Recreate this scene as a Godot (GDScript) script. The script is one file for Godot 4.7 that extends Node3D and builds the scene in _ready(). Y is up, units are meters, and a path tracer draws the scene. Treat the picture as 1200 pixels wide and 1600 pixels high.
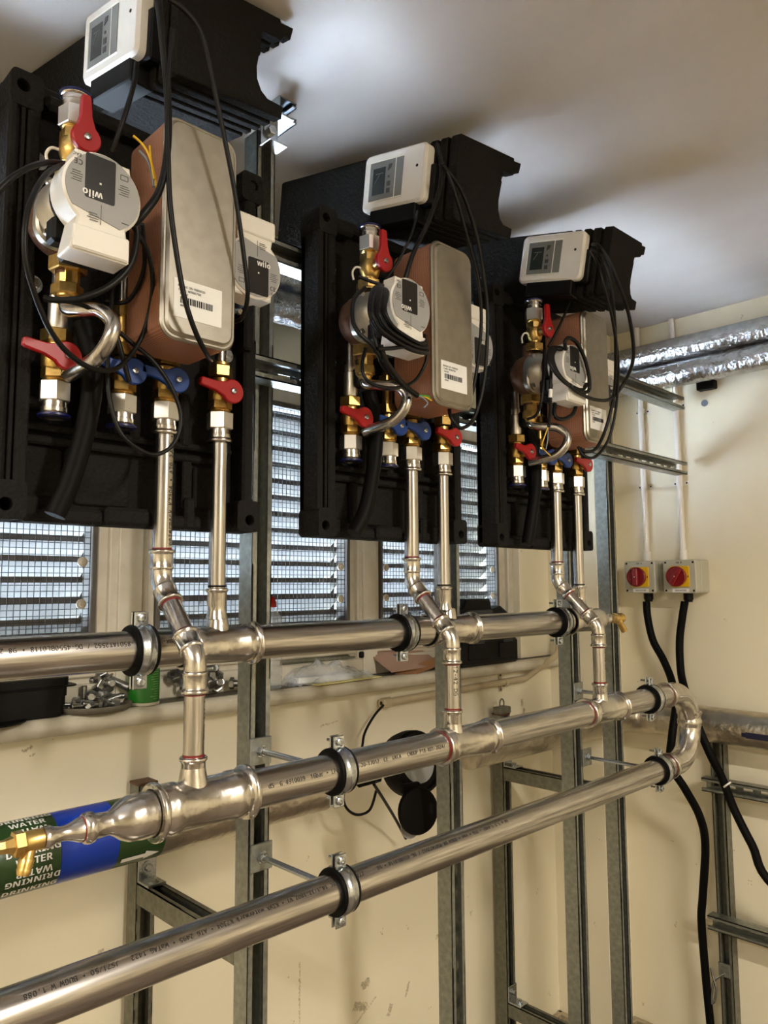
extends Node3D
# Plant room: three wall-hung heating units on a strut frame in front of louvred windows.
# World: floor y = 0, window wall z = 0, x runs to the right along that wall.

const EYE := Vector3(0.0, 1.58, 1.57)
const FOCAL := 1180.0
var M := {}
var taken := {}
var cam_right: Vector3
var cam_up: Vector3
var cam_fwd: Vector3
var rng := RandomNumberGenerator.new()

# ------------------------------------------------------------------ mesh builder
class MB:
	var v := PackedVector3Array()
	var n := PackedVector3Array()
	var t := PackedVector2Array()
	var ix := PackedInt32Array()
	var xf := Transform3D()

	func vert(p: Vector3, nn: Vector3, uv := Vector2.ZERO) -> int:
		v.append(xf * p)
		n.append((xf.basis * nn).normalized())
		t.append(uv)
		return v.size() - 1

	func tri(a: int, b: int, c: int) -> void:
		var g := (v[b] - v[a]).cross(v[c] - v[a])
		if g.dot(n[a] + n[b] + n[c]) > 0.0:
			ix.append(a); ix.append(c); ix.append(b)
		else:
			ix.append(a); ix.append(b); ix.append(c)

	func face(pts: Array, nn: Vector3) -> void:
		var f := []
		for p in pts:
			f.append(vert(p, nn))
		for i in range(1, f.size() - 1):
			tri(f[0], f[i], f[i + 1])

	func box(c: Vector3, s: Vector3, b := Basis(), bev := 0.0) -> MB:
		var h := s * 0.5
		if bev <= 0.0:
			for ax in 3:
				for sg in [-1.0, 1.0]:
					var nn := Vector3.ZERO
					nn[ax] = sg
					var u := (ax + 1) % 3
					var w := (ax + 2) % 3
					var q := []
					for k in [[-1, -1], [1, -1], [1, 1], [-1, 1]]:
						var p := Vector3.ZERO
						p[ax] = sg * h[ax]; p[u] = k[0] * h[u]; p[w] = k[1] * h[w]
						q.append(c + b * p)
					face(q, b * nn)
			return self
		var e := minf(bev, minf(h.x, minf(h.y, h.z)) * 0.95)
		for ax in 3:
			var u := (ax + 1) % 3
			var w := (ax + 2) % 3
			for sg in [-1.0, 1.0]:
				var nn := Vector3.ZERO
				nn[ax] = sg
				var q := []
				for k in [[-1, -1], [1, -1], [1, 1], [-1, 1]]:
					var p := Vector3.ZERO
					p[ax] = sg * h[ax]; p[u] = k[0] * (h[u] - e); p[w] = k[1] * (h[w] - e)
					q.append(c + b * p)
				face(q, b * nn)
			for s1 in [-1.0, 1.0]:
				for s2 in [-1.0, 1.0]:
					var n2 := Vector3.ZERO
					n2[u] = s1; n2[w] = s2
					var q2 := []
					for k in [[0, -1], [0, 1], [1, 1], [1, -1]]:
						var p := Vector3.ZERO
						p[ax] = k[1] * (h[ax] - e)
						p[u] = s1 * (h[u] if k[0] == 0 else h[u] - e)
						p[w] = s2 * (h[w] - e if k[0] == 0 else h[w])
						q2.append(c + b * p)
					face(q2, (b * n2).normalized())
		for sx in [-1.0, 1.0]:
			for sy in [-1.0, 1.0]:
				for sz in [-1.0, 1.0]:
					var q3 := [c + b * Vector3(sx * h.x, sy * (h.y - e), sz * (h.z - e)), c + b * Vector3(sx * (h.x - e), sy * h.y, sz * (h.z - e)), c + b * Vector3(sx * (h.x - e), sy * (h.y - e), sz * h.z)]
					face(q3, (b * Vector3(sx, sy, sz)).normalized())
		return self

	static func frame_of(axis: Vector3) -> Array:
		var a := axis.normalized()
		var u := (Vector3.UP if absf(a.y) < 0.9 else Vector3.RIGHT).cross(a).normalized()
		return [a, u, a.cross(u)]

	# profile: Vector2(height along axis, radius)
	func lathe(o: Vector3, axis: Vector3, prof: Array, seg := 24, facet := false, turn := 0.0, sharp := 0.75) -> MB:
		var fr := MB.frame_of(axis)
		var a: Vector3 = fr[0]
		var u: Vector3 = fr[1]
		var w: Vector3 = fr[2]
		var k := prof.size()
		var sn := []
		for i in k - 1:
			var d: Vector2 = prof[i + 1] - prof[i]
			sn.append(Vector2(-d.y, d.x).normalized())  # (along, out)
		for i in k - 1:
			if (prof[i + 1] - prof[i]).length() < 1e-7:
				continue
			var n0: Vector2 = sn[i]
			var n1: Vector2 = sn[i]
			if i > 0 and sn[i].dot(sn[i - 1]) > sharp:
				n0 = (sn[i] + sn[i - 1]).normalized()
			if i < k - 2 and sn[i].dot(sn[i + 1]) > sharp:
				n1 = (sn[i] + sn[i + 1]).normalized()
			var p0: Vector2 = prof[i]
			var p1: Vector2 = prof[i + 1]
			if facet:
				for s in seg:
					var a0 := TAU * s / seg + turn
					var a1 := TAU * (s + 1) / seg + turn
					var d0 := u * cos(a0) + w * sin(a0)
					var d1 := u * cos(a1) + w * sin(a1)
					var dm := (d0 + d1).normalized()
					var nn: Vector3 = (a * sn[i].x + dm * sn[i].y).normalized()
					face([o + a * p0.x + d0 * p0.y, o + a * p0.x + d1 * p0.y, o + a * p1.x + d1 * p1.y, o + a * p1.x + d0 * p1.y], nn)
			else:
				var base := v.size()
				for s in seg + 1:
					var an := TAU * s / seg + turn
					var d := u * cos(an) + w * sin(an)
					vert(o + a * p0.x + d * p0.y, a * n0.x + d * n0.y, Vector2(float(s) / seg, p0.x))
					vert(o + a * p1.x + d * p1.y, a * n1.x + d * n1.y, Vector2(float(s) / seg, p1.x))
				for s in seg:
					var b0 := base + s * 2
					tri(b0, b0 + 2, b0 + 3)
					tri(b0, b0 + 3, b0 + 1)
		return self

	func cyl(a: Vector3, b: Vector3, r: float, seg := 20, r2 := -1.0) -> MB:
		var l := (b - a).length()
		var q := r if r2 < 0.0 else r2
		return lathe(a, b - a, [Vector2(0, 0), Vector2(0, r), Vector2(l, q), Vector2(l, 0)], seg)

	func tube(pts: Array, r: float, seg := 10, caps := true) -> MB:
		var k := pts.size()
		var d0: Vector3 = (pts[1] - pts[0]).normalized()
		var u: Vector3 = MB.frame_of(d0)[1]
		var base := v.size()
		var run := 0.0
		for i in k:
			var d: Vector3
			if i == 0: d = d0
			elif i == k - 1: d = (pts[i] - pts[i - 1]).normalized()
			else: d = (pts[i + 1] - pts[i - 1]).normalized()
			u = (u - d * u.dot(d)).normalized()
			var w := d.cross(u)
			if i > 0: run += (pts[i] - pts[i - 1]).length()
			for s in seg + 1:
				var an := TAU * s / seg
				var dd := u * cos(an) + w * sin(an)
				vert(pts[i] + dd * r, dd, Vector2(float(s) / seg, run))
		for i in k - 1:
			for s in seg:
				var b0 := base + i * (seg + 1) + s
				var b1 := b0 + seg + 1
				tri(b0, b0 + 1, b1 + 1)
				tri(b0, b1 + 1, b1)
		if caps:
			for e in [0, k - 1]:
				var q := []
				for s in seg:
					q.append(xf.affine_inverse() * v[base + e * (seg + 1) + s])
				face(q, (pts[0] - pts[1]).normalized() if e == 0 else (pts[k - 1] - pts[k - 2]).normalized())
		return self

	# polygon in the local xy plane, extruded along local z from z0 to z1
	func prism(poly: PackedVector2Array, z0: float, z1: float, bev := 0.0, smooth := false) -> MB:
		var p := poly
		if Geometry2D.is_polygon_clockwise(p):
			p = poly.duplicate(); p.reverse()
		var k := p.size()
		var en := []
		for i in k:
			var d := (p[(i + 1) % k] - p[i]).normalized()
			en.append(Vector2(d.y, -d.x))
		var inn := PackedVector2Array()
		var vn := []
		for i in k:
			var a: Vector2 = en[(i + k - 1) % k]
			var b: Vector2 = en[i]
			var m := (a + b)
			m = m.normalized() if m.length() > 1e-4 else b
			vn.append(m)
			inn.append(p[i] - m * bev / maxf(0.5, m.dot(b)))
		var tris := Geometry2D.triangulate_polygon(p)
		for side in [0, 1]:
			var base := v.size()
			var src := inn if bev > 0.0 else p
			var nn := Vector3(0, 0, 1.0 if side == 1 else -1.0)
			for q in src:
				vert(Vector3(q.x, q.y, z1 if side == 1 else z0), nn, q)
			for i in range(0, tris.size(), 3):
				tri(base + tris[i], base + tris[i + 1], base + tris[i + 2])
		var lo := z0 + bev
		var hi := z1 - bev
		for i in k:
			var j := (i + 1) % k
			var na: Vector2 = en[i]
			var nb: Vector2 = en[i]
			if smooth:
				if en[(i + k - 1) % k].dot(en[i]) > 0.6: na = vn[i]
				if en[(i + 1) % k].dot(en[i]) > 0.6: nb = vn[j]
			var va := Vector3(na.x, na.y, 0)
			var vb := Vector3(nb.x, nb.y, 0)
			var q := [vert(Vector3(p[i].x, p[i].y, lo), va), vert(Vector3(p[j].x, p[j].y, lo), vb), vert(Vector3(p[j].x, p[j].y, hi), vb), vert(Vector3(p[i].x, p[i].y, hi), va)]
			tri(q[0], q[1], q[2]); tri(q[0], q[2], q[3])
			if bev > 0.0:
				for s in [-1.0, 1.0]:
					var ze := z1 if s > 0 else z0
					var zi := hi if s > 0 else lo
					var ua := (va + Vector3(0, 0, s)).normalized()
					var ub := (vb + Vector3(0, 0, s)).normalized()
					var f := [vert(Vector3(p[i].x, p[i].y, zi), ua), vert(Vector3(p[j].x, p[j].y, zi), ub), vert(Vector3(inn[j].x, inn[j].y, ze), ub), vert(Vector3(inn[i].x, inn[i].y, ze), ua)]
					tri(f[0], f[1], f[2]); tri(f[0], f[2], f[3])
		return self

	func ball(c: Vector3, r: float, seg := 14, squash := 1.0) -> MB:
		var prof := []
		for i in seg / 2 + 1:
			var an := -PI / 2 + PI * i / (seg / 2)
			prof.append(Vector2(sin(an) * r * squash, maxf(0.0, cos(an) * r)))
		return lathe(c, Vector3.UP, prof, seg, false, 0.0, 0.2)

	func mesh() -> ArrayMesh:
		var arr := []
		arr.resize(Mesh.ARRAY_MAX)
		arr[Mesh.ARRAY_VERTEX] = v
		arr[Mesh.ARRAY_NORMAL] = n
		arr[Mesh.ARRAY_TEX_UV] = t
		arr[Mesh.ARRAY_INDEX] = ix
		var m := ArrayMesh.new()
		m.add_surface_from_arrays(Mesh.PRIMITIVE_TRIANGLES, arr)
		return m

# ------------------------------------------------------------------ naming and placing
func numbered(called: String) -> String:
	var k: int = taken.get(called, 0)
	taken[called] = k + 1
	return called if k == 0 else "%s_%03d" % [called, k]

func tag(o: Node3D, label: String, category: String, group := "") -> Node3D:
	o.set_meta("label", label)
	o.set_meta("category", category)
	if group != "": o.set_meta("group", group)
	return o

func thing(called: String, label: String, category: String, at := Vector3.ZERO, group := "") -> Node3D:
	var o := Node3D.new()
	o.name = numbered(called)
	add_child(o)
	o.position = at
	return tag(o, label, category, group)

# a part whose geometry is given in world coordinates; parent may be a thing, a part or the root
func part(called: String, mb: MB, mat: Material, parent: Node3D, label := "") -> MeshInstance3D:
	var o := MeshInstance3D.new()
	o.name = called
	var m := mb.mesh()
	m.surface_set_material(0, mat)
	o.mesh = m
	parent.add_child(o, true)
	if parent != self and parent.get_parent() == self and not parent is MeshInstance3D:
		o.position = -parent.position
	if label != "": o.set_meta("label", label)
	return o

# a thing that is one mesh
func solo(called: String, mb: MB, mat: Material, label: String, category: String, group := "") -> MeshInstance3D:
	var o := part(numbered(called), mb, mat, self)
	tag(o, label, category, group)
	return o

func structure(called: String, mb: MB, mat: Material) -> MeshInstance3D:
	var o := part(called, mb, mat, self)
	o.set_meta("kind", "structure")
	return o

# ------------------------------------------------------------------ geometry helpers
# a photo pixel turned into the point of its sight line that lies at depth z from the window wall
func px(u: float, v: float, z: float) -> Vector3:
	var d := cam_right * ((u - 600.0) / FOCAL) + cam_up * ((800.0 - v) / FOCAL) + cam_fwd
	return EYE + d * ((z - EYE.z) / d.z)

func pxx(u: float, v: float, x: float) -> Vector3:
	var d := cam_right * ((u - 600.0) / FOCAL) + cam_up * ((800.0 - v) / FOCAL) + cam_fwd
	return EYE + d * ((x - EYE.x) / d.x)

func curve(pts: Array, per := 6, closed := false) -> Array:
	var out := []
	var k := pts.size()
	var last := k if closed else k - 1
	for i in last:
		var p0: Vector3 = pts[(i - 1 + k) % k] if closed else pts[maxi(i - 1, 0)]
		var p1: Vector3 = pts[i]
		var p2: Vector3 = pts[(i + 1) % k]
		var p3: Vector3 = pts[(i + 2) % k] if closed else pts[mini(i + 2, k - 1)]
		for s in per:
			var f := float(s) / per
			out.append(0.5 * ((2.0 * p1) + (p2 - p0) * f + (2.0 * p0 - 5.0 * p1 + 4.0 * p2 - p3) * f * f + (3.0 * p1 - p0 - 3.0 * p2 + p3) * f * f * f))
	out.append(pts[0] if closed else pts[k - 1])
	return out

func pcurve(list: Array, per := 6) -> Array:
	var p := []
	for a in list:
		p.append(px(a[0], a[1], a[2]))
	return curve(p, per)

func fillet(pts: Array, r: float, per := 8) -> Array:   # polyline with rounded corners
	var out := [pts[0]]
	for i in range(1, pts.size() - 1):
		var a: Vector3 = (pts[i - 1] - pts[i]).normalized()
		var b: Vector3 = (pts[i + 1] - pts[i]).normalized()
		var half := acos(clampf(a.dot(b), -1.0, 1.0)) * 0.5
		var cut := r / tan(half)
		var c: Vector3 = pts[i] + (a + b).normalized() * (r / sin(half))
		var s: Vector3 = pts[i] + a * cut - c
		var e: Vector3 = pts[i] + b * cut - c
		for j in per + 1:
			out.append(c + s.slerp(e, float(j) / per))
	out.append(pts[pts.size() - 1])
	return out

func rrect(x0: float, y0: float, x1: float, y1: float, r: float, k := 6) -> PackedVector2Array:
	var p := PackedVector2Array()
	for c in [[x1 - r, y1 - r, 0.0], [x0 + r, y1 - r, 0.5], [x0 + r, y0 + r, 1.0], [x1 - r, y0 + r, 1.5]]:
		for i in k + 1:
			var a: float = PI * (c[2] + 0.5 * i / k)
			p.append(Vector2(c[0] + cos(a) * r, c[1] + sin(a) * r))
	return p

func circle2(c: Vector2, r: float, k := 20, from := 0.0, to := TAU) -> PackedVector2Array:
	var p := PackedVector2Array()
	for i in k:
		var a := from + (to - from) * i / k
		p.append(c + Vector2(cos(a), sin(a)) * r)
	return p

# outline with a hole, joined by a narrow bridge so that it triangulates as one polygon
func holed(outer: PackedVector2Array, c: Vector2, r: float, k := 14) -> PackedVector2Array:
	var o := outer
	if Geometry2D.is_polygon_clockwise(o): o.reverse()
	var best := 0
	for i in o.size():
		if o[i].distance_to(c) < o[best].distance_to(c): best = i
	var a0 := (o[best] - c).angle()
	var out := PackedVector2Array()
	for i in o.size() + 1:
		out.append(o[(best + i) % o.size()])
	for i in k + 1:
		var a := a0 - TAU * i / k
		out.append(c + Vector2(cos(a), sin(a)) * r)
	for i in out.size():   # the two lips of the bridge must not coincide
		pass
	var side := Vector2(-sin(a0), cos(a0)) * 0.00002
	out[o.size()] = out[o.size()] - side * 0.0
	out[0] = out[0] + side
	out[out.size() - 1] = out[out.size() - 1] + side
	return out

# ------------------------------------------------------------------ lettering
func text_arrays(words: String, high: float, mono := true) -> Array:
	var f := SystemFont.new()
	f.font_names = PackedStringArray(["Droid Sans Mono" if mono else "Droid Sans"])
	if not mono: f.font_weight = 700
	var tm := TextMesh.new()
	tm.font = f
	tm.text = words
	tm.font_size = 24
	tm.pixel_size = high / 17.0
	tm.depth = 0.0
	tm.curve_step = 3.0
	return tm.get_mesh_arrays()

# flat lettering: local x along the line, y up, z towards the reader
func letters(mb: MB, words: String, high: float, at: Transform3D, mono := true) -> void:
	var a := text_arrays(words, high, mono)
	var vs: PackedVector3Array = a[Mesh.ARRAY_VERTEX]
	var ids: PackedInt32Array = a[Mesh.ARRAY_INDEX]
	var ns: PackedVector3Array = a[Mesh.ARRAY_NORMAL]
	var base := mb.v.size()
	for i in vs.size():
		mb.vert(at * vs[i], at.basis * Vector3(0, 0, 1))
	for i in range(0, ids.size(), 3):
		if ns[ids[i]].z > 0.5:
			mb.tri(base + ids[i], base + ids[i + 1], base + ids[i + 2])

# lettering wrapped on a cylinder: along = reading direction, out0 = outward direction at the middle of the line
func letters_round(mb: MB, words: String, high: float, centre: Vector3, along: Vector3, out0: Vector3, r: float, mono := true, squeeze := 1.0) -> void:
	var a := text_arrays(words, high, mono)
	var vs: PackedVector3Array = a[Mesh.ARRAY_VERTEX]
	var ids: PackedInt32Array = a[Mesh.ARRAY_INDEX]
	var ns: PackedVector3Array = a[Mesh.ARRAY_NORMAL]
	var up := out0.cross(along).normalized()
	var base := mb.v.size()
	for i in vs.size():
		var an := vs[i].y / r
		var o := out0 * cos(an) + up * sin(an)
		mb.vert(centre + along * vs[i].x * squeeze + o * r, o)
	for i in range(0, ids.size(), 3):
		if ns[ids[i]].z > 0.5:
			mb.tri(base + ids[i], base + ids[i + 1], base + ids[i + 2])

# ------------------------------------------------------------------ materials
func noise_tex(freq: float, oct: int, lo: Color, hi: Color, seed_: int, size := 256, kind := FastNoiseLite.TYPE_SIMPLEX_SMOOTH) -> NoiseTexture2D:
	var f := FastNoiseLite.new()
	f.seed = seed_
	f.noise_type = kind
	f.frequency = freq
	f.fractal_octaves = oct
	var g := Gradient.new()
	g.colors = PackedColorArray([lo, hi])
	g.offsets = PackedFloat32Array([0.0, 1.0])
	var t := NoiseTexture2D.new()
	t.width = size; t.height = size
	t.seamless = true
	t.noise = f
	t.color_ramp = g
	return t

func mat(col: Color, rough: float, metal := 0.0, tex: Texture2D = null, scale := Vector3.ONE, bump: Texture2D = null, bump_cm := 0.0) -> StandardMaterial3D:
	var m := StandardMaterial3D.new()
	m.albedo_color = col
	m.roughness = rough
	m.metallic = metal
	if tex or bump:
		m.uv1_triplanar = true
		m.uv1_world_triplanar = true
		m.uv1_scale = scale
	if tex: m.albedo_texture = tex
	if bump:
		m.heightmap_enabled = true
		m.heightmap_texture = bump
		m.heightmap_scale = bump_cm
	return m

# painted wall: faint brush mottling, specks of dirt, and the given scars; one tile covers 2.6 m
func wall_print(seed_: int, scars: Array) -> ImageTexture:
	var N := 1024
	var f := FastNoiseLite.new()
	f.seed = seed_
	f.frequency = 0.006
	f.fractal_octaves = 4
	var small := f.get_seamless_image(N / 4, N / 4)
	small.convert(Image.FORMAT_L8)
	var im := Image.create(N, N, false, Image.FORMAT_RGB8)
	for x in N:
		for y in N:
			var k := 0.95 + 0.05 * small.get_pixel(x / 4, y / 4).r
			im.set_pixel(x, y, Color(k, k, k * 0.995))
	rng.seed = seed_
	for i in 90:
		var cx := rng.randi_range(4, N - 5)
		var cy := rng.randi_range(4, N - 5)
		for j in rng.randi_range(1, 6):
			var dark := rng.randf_range(0.55, 0.85)
			im.set_pixel(clampi(cx + rng.randi_range(-2, 2), 0, N - 1), clampi(cy + rng.randi_range(-3, 3), 0, N - 1), Color(dark, dark * 0.96, dark * 0.9))
	var s := N / 2.6
	for q in scars:
		var along := Vector2(cos(q[4]), -sin(q[4]))
		var across := Vector2(-along.y, along.x)
		var steps := int(maxf(8.0, q[2] * s * 2.0))
		for i in steps:
			for j in int(maxf(1.0, q[3] * s * 2.0)):
				if rng.randf() > 0.55: continue
				var p: Vector2 = Vector2(q[0], -q[1]) * s + along * (float(i) / steps - 0.5) * q[2] * s + across * rng.randf_range(-0.5, 0.5) * q[3] * s
				var d: float = 1.0 - q[5] * rng.randf_range(0.15, 0.75)
				im.set_pixel(posmod(int(p.x), N), posmod(int(p.y), N), Color(d, d * 0.97, d * 0.92))
	return ImageTexture.create_from_image(im)

func make_materials() -> void:
	var W := Color.WHITE
	var cloud := noise_tex(0.012, 5, Color(0.91, 0.90, 0.88), W, 3, 512)
	var grain := noise_tex(0.09, 4, Color(0.0, 0.0, 0.0), W, 5, 256)
	var pebble := noise_tex(0.06, 2, Color(0.0, 0.0, 0.0), W, 8, 256, FastNoiseLite.TYPE_CELLULAR)
	var streak := noise_tex(0.05, 4, Color(0.72, 0.71, 0.7), W, 11, 256)
	var crinkle := noise_tex(0.02, 5, Color(0, 0, 0), W, 15, 512, FastNoiseLite.TYPE_CELLULAR)
	var mottle := noise_tex(0.05, 4, Color(0.78, 0.785, 0.78), W, 19, 256, FastNoiseLite.TYPE_CELLULAR)
	M.wall = mat(Color(0.925, 0.89, 0.79), 0.55, 0.0, wall_print(101, []), Vector3(1, 1, 1) / 2.6, null, 0.0)
	# stains and scratches copied from the photograph: [x, y, length, width, tilt, strength]
	var scars := [[1.46, 0.52, 0.03, 0.02, 0.3, 0.5], [1.44, 0.47, 0.02, 0.05, 1.2, 0.45], [1.27, 0.42, 0.03, 0.012, 1.5, 0.35], [1.24, 0.34, 0.10, 0.004, 0.55, 0.4], [1.40, 0.42, 0.22, 0.003, 0.5, 0.35], [1.55, 0.42, 0.03, 0.012, 1.1, 0.5], [1.62, 0.45, 0.04, 0.006, 1.2, 0.45], [1.235, 0.55, 0.20, 0.003, 1.57, 0.45], [0.56, 1.27, 0.02, 0.006, 0.4, 0.6], [0.72, 0.84, 0.012, 0.010, 0.0, 0.4], [1.12, 1.20, 0.05, 0.004, 0.9, 0.4], [1.33, 1.22, 0.06, 0.003, 0.1, 0.4], [2.2, 1.18, 0.02, 0.012, 1.5, 0.55], [2.21, 1.15, 0.02, 0.012, 1.3, 0.6], [1.75, 0.55, 0.015, 0.01, 0.2, 0.4], [1.75, 1.02, 0.03, 0.005, 1.5, 0.45], [1.0, 0.75, 0.01, 0.008, 0.0, 0.4], [0.95, 0.60, 0.012, 0.006, 1.2, 0.4]]
	M.wall_back = mat(Color(0.925, 0.89, 0.79), 0.55, 0.0, wall_print(102, scars), Vector3(1, 1, 1) / 2.6, null, 0.0)
	M.ceiling = mat(Color(0.82, 0.80, 0.785), 0.5, 0.0, noise_tex(0.008, 4, Color(0.93, 0.925, 0.92), W, 23, 512), Vector3(0.5, 0.5, 0.15), grain, 0.04)
	M.floor = mat(Color(0.44, 0.39, 0.34), 0.6, 0.0, cloud, Vector3(1.5, 1.5, 1.5))
	M.skirting = mat(Color(0.72, 0.66, 0.54), 0.5, 0.0, mottle, Vector3(3, 3, 3))
	M.frame_paint = mat(Color(0.80, 0.775, 0.71), 0.4, 0.0, cloud, Vector3(2, 2, 2))
	M.slat = mat(Color(0.36, 0.345, 0.32), 0.6, 0.0, cloud, Vector3(3, 3, 3))
	M.wire = mat(Color(0.24, 0.24, 0.24), 0.6, 0.3)
	M.outside = mat(Color(0.80, 0.79, 0.77), 0.9)
	M.foam = mat(Color(0.125, 0.121, 0.117), 0.72, 0.0, null, Vector3(9, 9, 9), pebble, 0.16)
	M.foam.metallic_specular = 0.14
	M.steel_x = mat(Color(0.80, 0.785, 0.765), 0.25, 1.0, streak, Vector3(0.6, 14, 14))
	M.steel_y = mat(Color(0.82, 0.805, 0.785), 0.24, 1.0, streak, Vector3(14, 0.6, 14))
	M.fitting = mat(Color(0.815, 0.80, 0.775), 0.23, 1.0, noise_tex(0.03, 3, Color(0.88, 0.87, 0.85), W, 29), Vector3(6, 6, 6), noise_tex(0.03, 3, Color(0, 0, 0), W, 31), 0.05)
	M.print_ink = mat(Color(0.06, 0.055, 0.05), 0.7)
	M.mark_red = mat(Color(0.42, 0.03, 0.04), 0.5)
	M.rubber = mat(Color(0.03, 0.029, 0.028), 0.55)
	M.rubber.metallic_specular = 0.22
	M.cable = mat(Color(0.03, 0.029, 0.028), 0.42)
	M.cable.metallic_specular = 0.35
	M.zinc = mat(Color(0.80, 0.82, 0.84), 0.24, 1.0, mottle, Vector3(20, 20, 20))
	M.galv = mat(Color(0.66, 0.67, 0.645), 0.42, 0.85, mottle, Vector3(5, 5, 5), grain, 0.03)
	M.galv_dull = mat(Color(0.56, 0.56, 0.51), 0.5, 0.75, mottle, Vector3(4, 4, 4), grain, 0.03)
	M.brass = mat(Color(0.87, 0.74, 0.46), 0.33, 1.0, noise_tex(0.05, 3, Color(0.82, 0.8, 0.76), W, 37), Vector3(8, 8, 8))
	M.nickel = mat(Color(0.90, 0.89, 0.87), 0.36, 1.0)
	M.bronze = mat(Color(0.42, 0.29, 0.20), 0.45, 0.5, noise_tex(0.06, 3, Color(0.75, 0.72, 0.7), W, 41), Vector3(6, 6, 6))
	M.red = mat(Color(0.60, 0.035, 0.055), 0.38)
	M.blue = mat(Color(0.02, 0.20, 0.47), 0.38)
	M.navy = mat(Color(0.04, 0.07, 0.30), 0.35)
	M.white = mat(Color(0.88, 0.865, 0.83), 0.35)
	M.white_trim = mat(Color(0.93, 0.92, 0.88), 0.4)
	M.grey_print = mat(Color(0.58, 0.58, 0.575), 0.45)
	M.dark_panel = mat(Color(0.07, 0.07, 0.075), 0.3)
	M.soft_ink = mat(Color(0.24, 0.24, 0.24), 0.6)
	M.lcd = mat(Color(0.18, 0.20, 0.195), 0.25)
	M.panel_grey = mat(Color(0.46, 0.47, 0.46), 0.4)
	M.plate = mat(Color(0.70, 0.68, 0.635), 0.40, 1.0, noise_tex(0.02, 4, Color(0.93, 0.925, 0.915), W, 43, 512), Vector3(3, 3, 3))
	var lines := Image.create(128, 64, false, Image.FORMAT_RGB8)
	rng.seed = 77
	for x in 128:
		for y in 64:
			var k := (0.62 if x % 8 < 3 else 1.0) * rng.randf_range(0.86, 1.0)
			lines.set_pixel(x, y, Color(k, k * rng.randf_range(0.93, 1.0), k * 0.97))
	var lt := ImageTexture.create_from_image(lines)
	M.copper = mat(Color(0.88, 0.65, 0.51), 0.45, 0.45, lt, Vector3(26, 5, 26), lt, 0.03)
	M.label = mat(Color(0.9, 0.9, 0.89), 0.5)
	M.foil = mat(Color(0.80, 0.80, 0.80), 0.26, 1.0, noise_tex(0.02, 4, Color(0.8, 0.8, 0.8), W, 47), Vector3(5, 5, 5), crinkle, 0.5)
	M.foil_dull = mat(Color(0.82, 0.79, 0.74), 0.34, 1.0, noise_tex(0.02, 4, Color(0.85, 0.84, 0.81), W, 53), Vector3(5, 5, 5), crinkle, 0.22)
	M.tape_green = mat(Color(0.14, 0.25, 0.10), 0.3, 0.0, null, Vector3(4, 4, 4), crinkle, 0.06)
	M.tape_blue = mat(Color(0.02, 0.20, 0.62), 0.3, 0.0, null, Vector3(4, 4, 4), crinkle, 0.06)
	M.tape_white = mat(Color(0.9, 0.9, 0.88), 0.4)
	M.crimson = mat(Color(0.50, 0.02, 0.05), 0.4)
	M.navy_tape = mat(Color(0.05, 0.07, 0.20), 0.4)
	M.switch_grey = mat(Color(0.70, 0.69, 0.62), 0.45)
	M.yellow = mat(Color(0.88, 0.70, 0.05), 0.45)
	M.conduit = mat(Color(0.90, 0.88, 0.84), 0.4)
	M.conduit_paint = mat(Color(0.76, 0.70, 0.58), 0.45, 0.0, cloud, Vector3(3, 3, 3))
	M.sill_paint = mat(Color(0.80, 0.775, 0.70), 0.42, 0.0, cloud, Vector3(3, 3, 3))
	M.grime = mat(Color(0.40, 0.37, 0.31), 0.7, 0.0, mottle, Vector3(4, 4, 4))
	M.black_plastic = mat(Color(0.035, 0.035, 0.037), 0.5)
	M.black_plastic.metallic_specular = 0.3
	M.case_grey = mat(Color(0.10, 0.105, 0.115), 0.5)
	M.can_green = mat(Color(0.10, 0.42, 0.08), 0.35)
	M.can_light = mat(Color(0.42, 0.66, 0.32), 0.4)
	M.card = mat(Color(0.62, 0.50, 0.43), 0.8)
	M.card_brown = mat(Color(0.50, 0.35, 0.22), 0.8)
	M.paper_yellow = mat(Color(0.86, 0.82, 0.56), 0.7)
	M.paper_white = mat(Color(0.85, 0.86, 0.88), 0.6)
	M.film = mat(Color(0.92, 0.94, 0.97, 0.28), 0.15)
	M.film.transparency = BaseMaterial3D.TRANSPARENCY_ALPHA
	M.film.cull_mode = BaseMaterial3D.CULL_DISABLED
	M.pet = mat(Color(0.85, 0.9, 0.95, 0.18), 0.08)
	M.pet.transparency = BaseMaterial3D.TRANSPARENCY_ALPHA
	M.bolt = mat(Color(0.66, 0.66, 0.65), 0.33, 1.0, mottle, Vector3(12, 12, 12))
	M.meter_black = mat(Color(0.05, 0.04, 0.033), 0.55)
	M.meter_black.metallic_specular = 0.2
	M.lamp_case = mat(Color(0.9, 0.9, 0.9), 0.4)
	M.lamp_glow = mat(Color(1, 1, 1), 0.5)
	M.lamp_glow.emission_enabled = true
	M.lamp_glow.emission = Color(1.0, 0.965, 0.915)
	M.lamp_glow.emission_energy_multiplier = 0.3
	M.wire_yellow = mat(Color(0.85, 0.68, 0.12), 0.45)
	M.wire_grey = mat(Color(0.45, 0.48, 0.52), 0.45)
	M.wire_green = mat(Color(0.25, 0.55, 0.2), 0.45)

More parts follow.
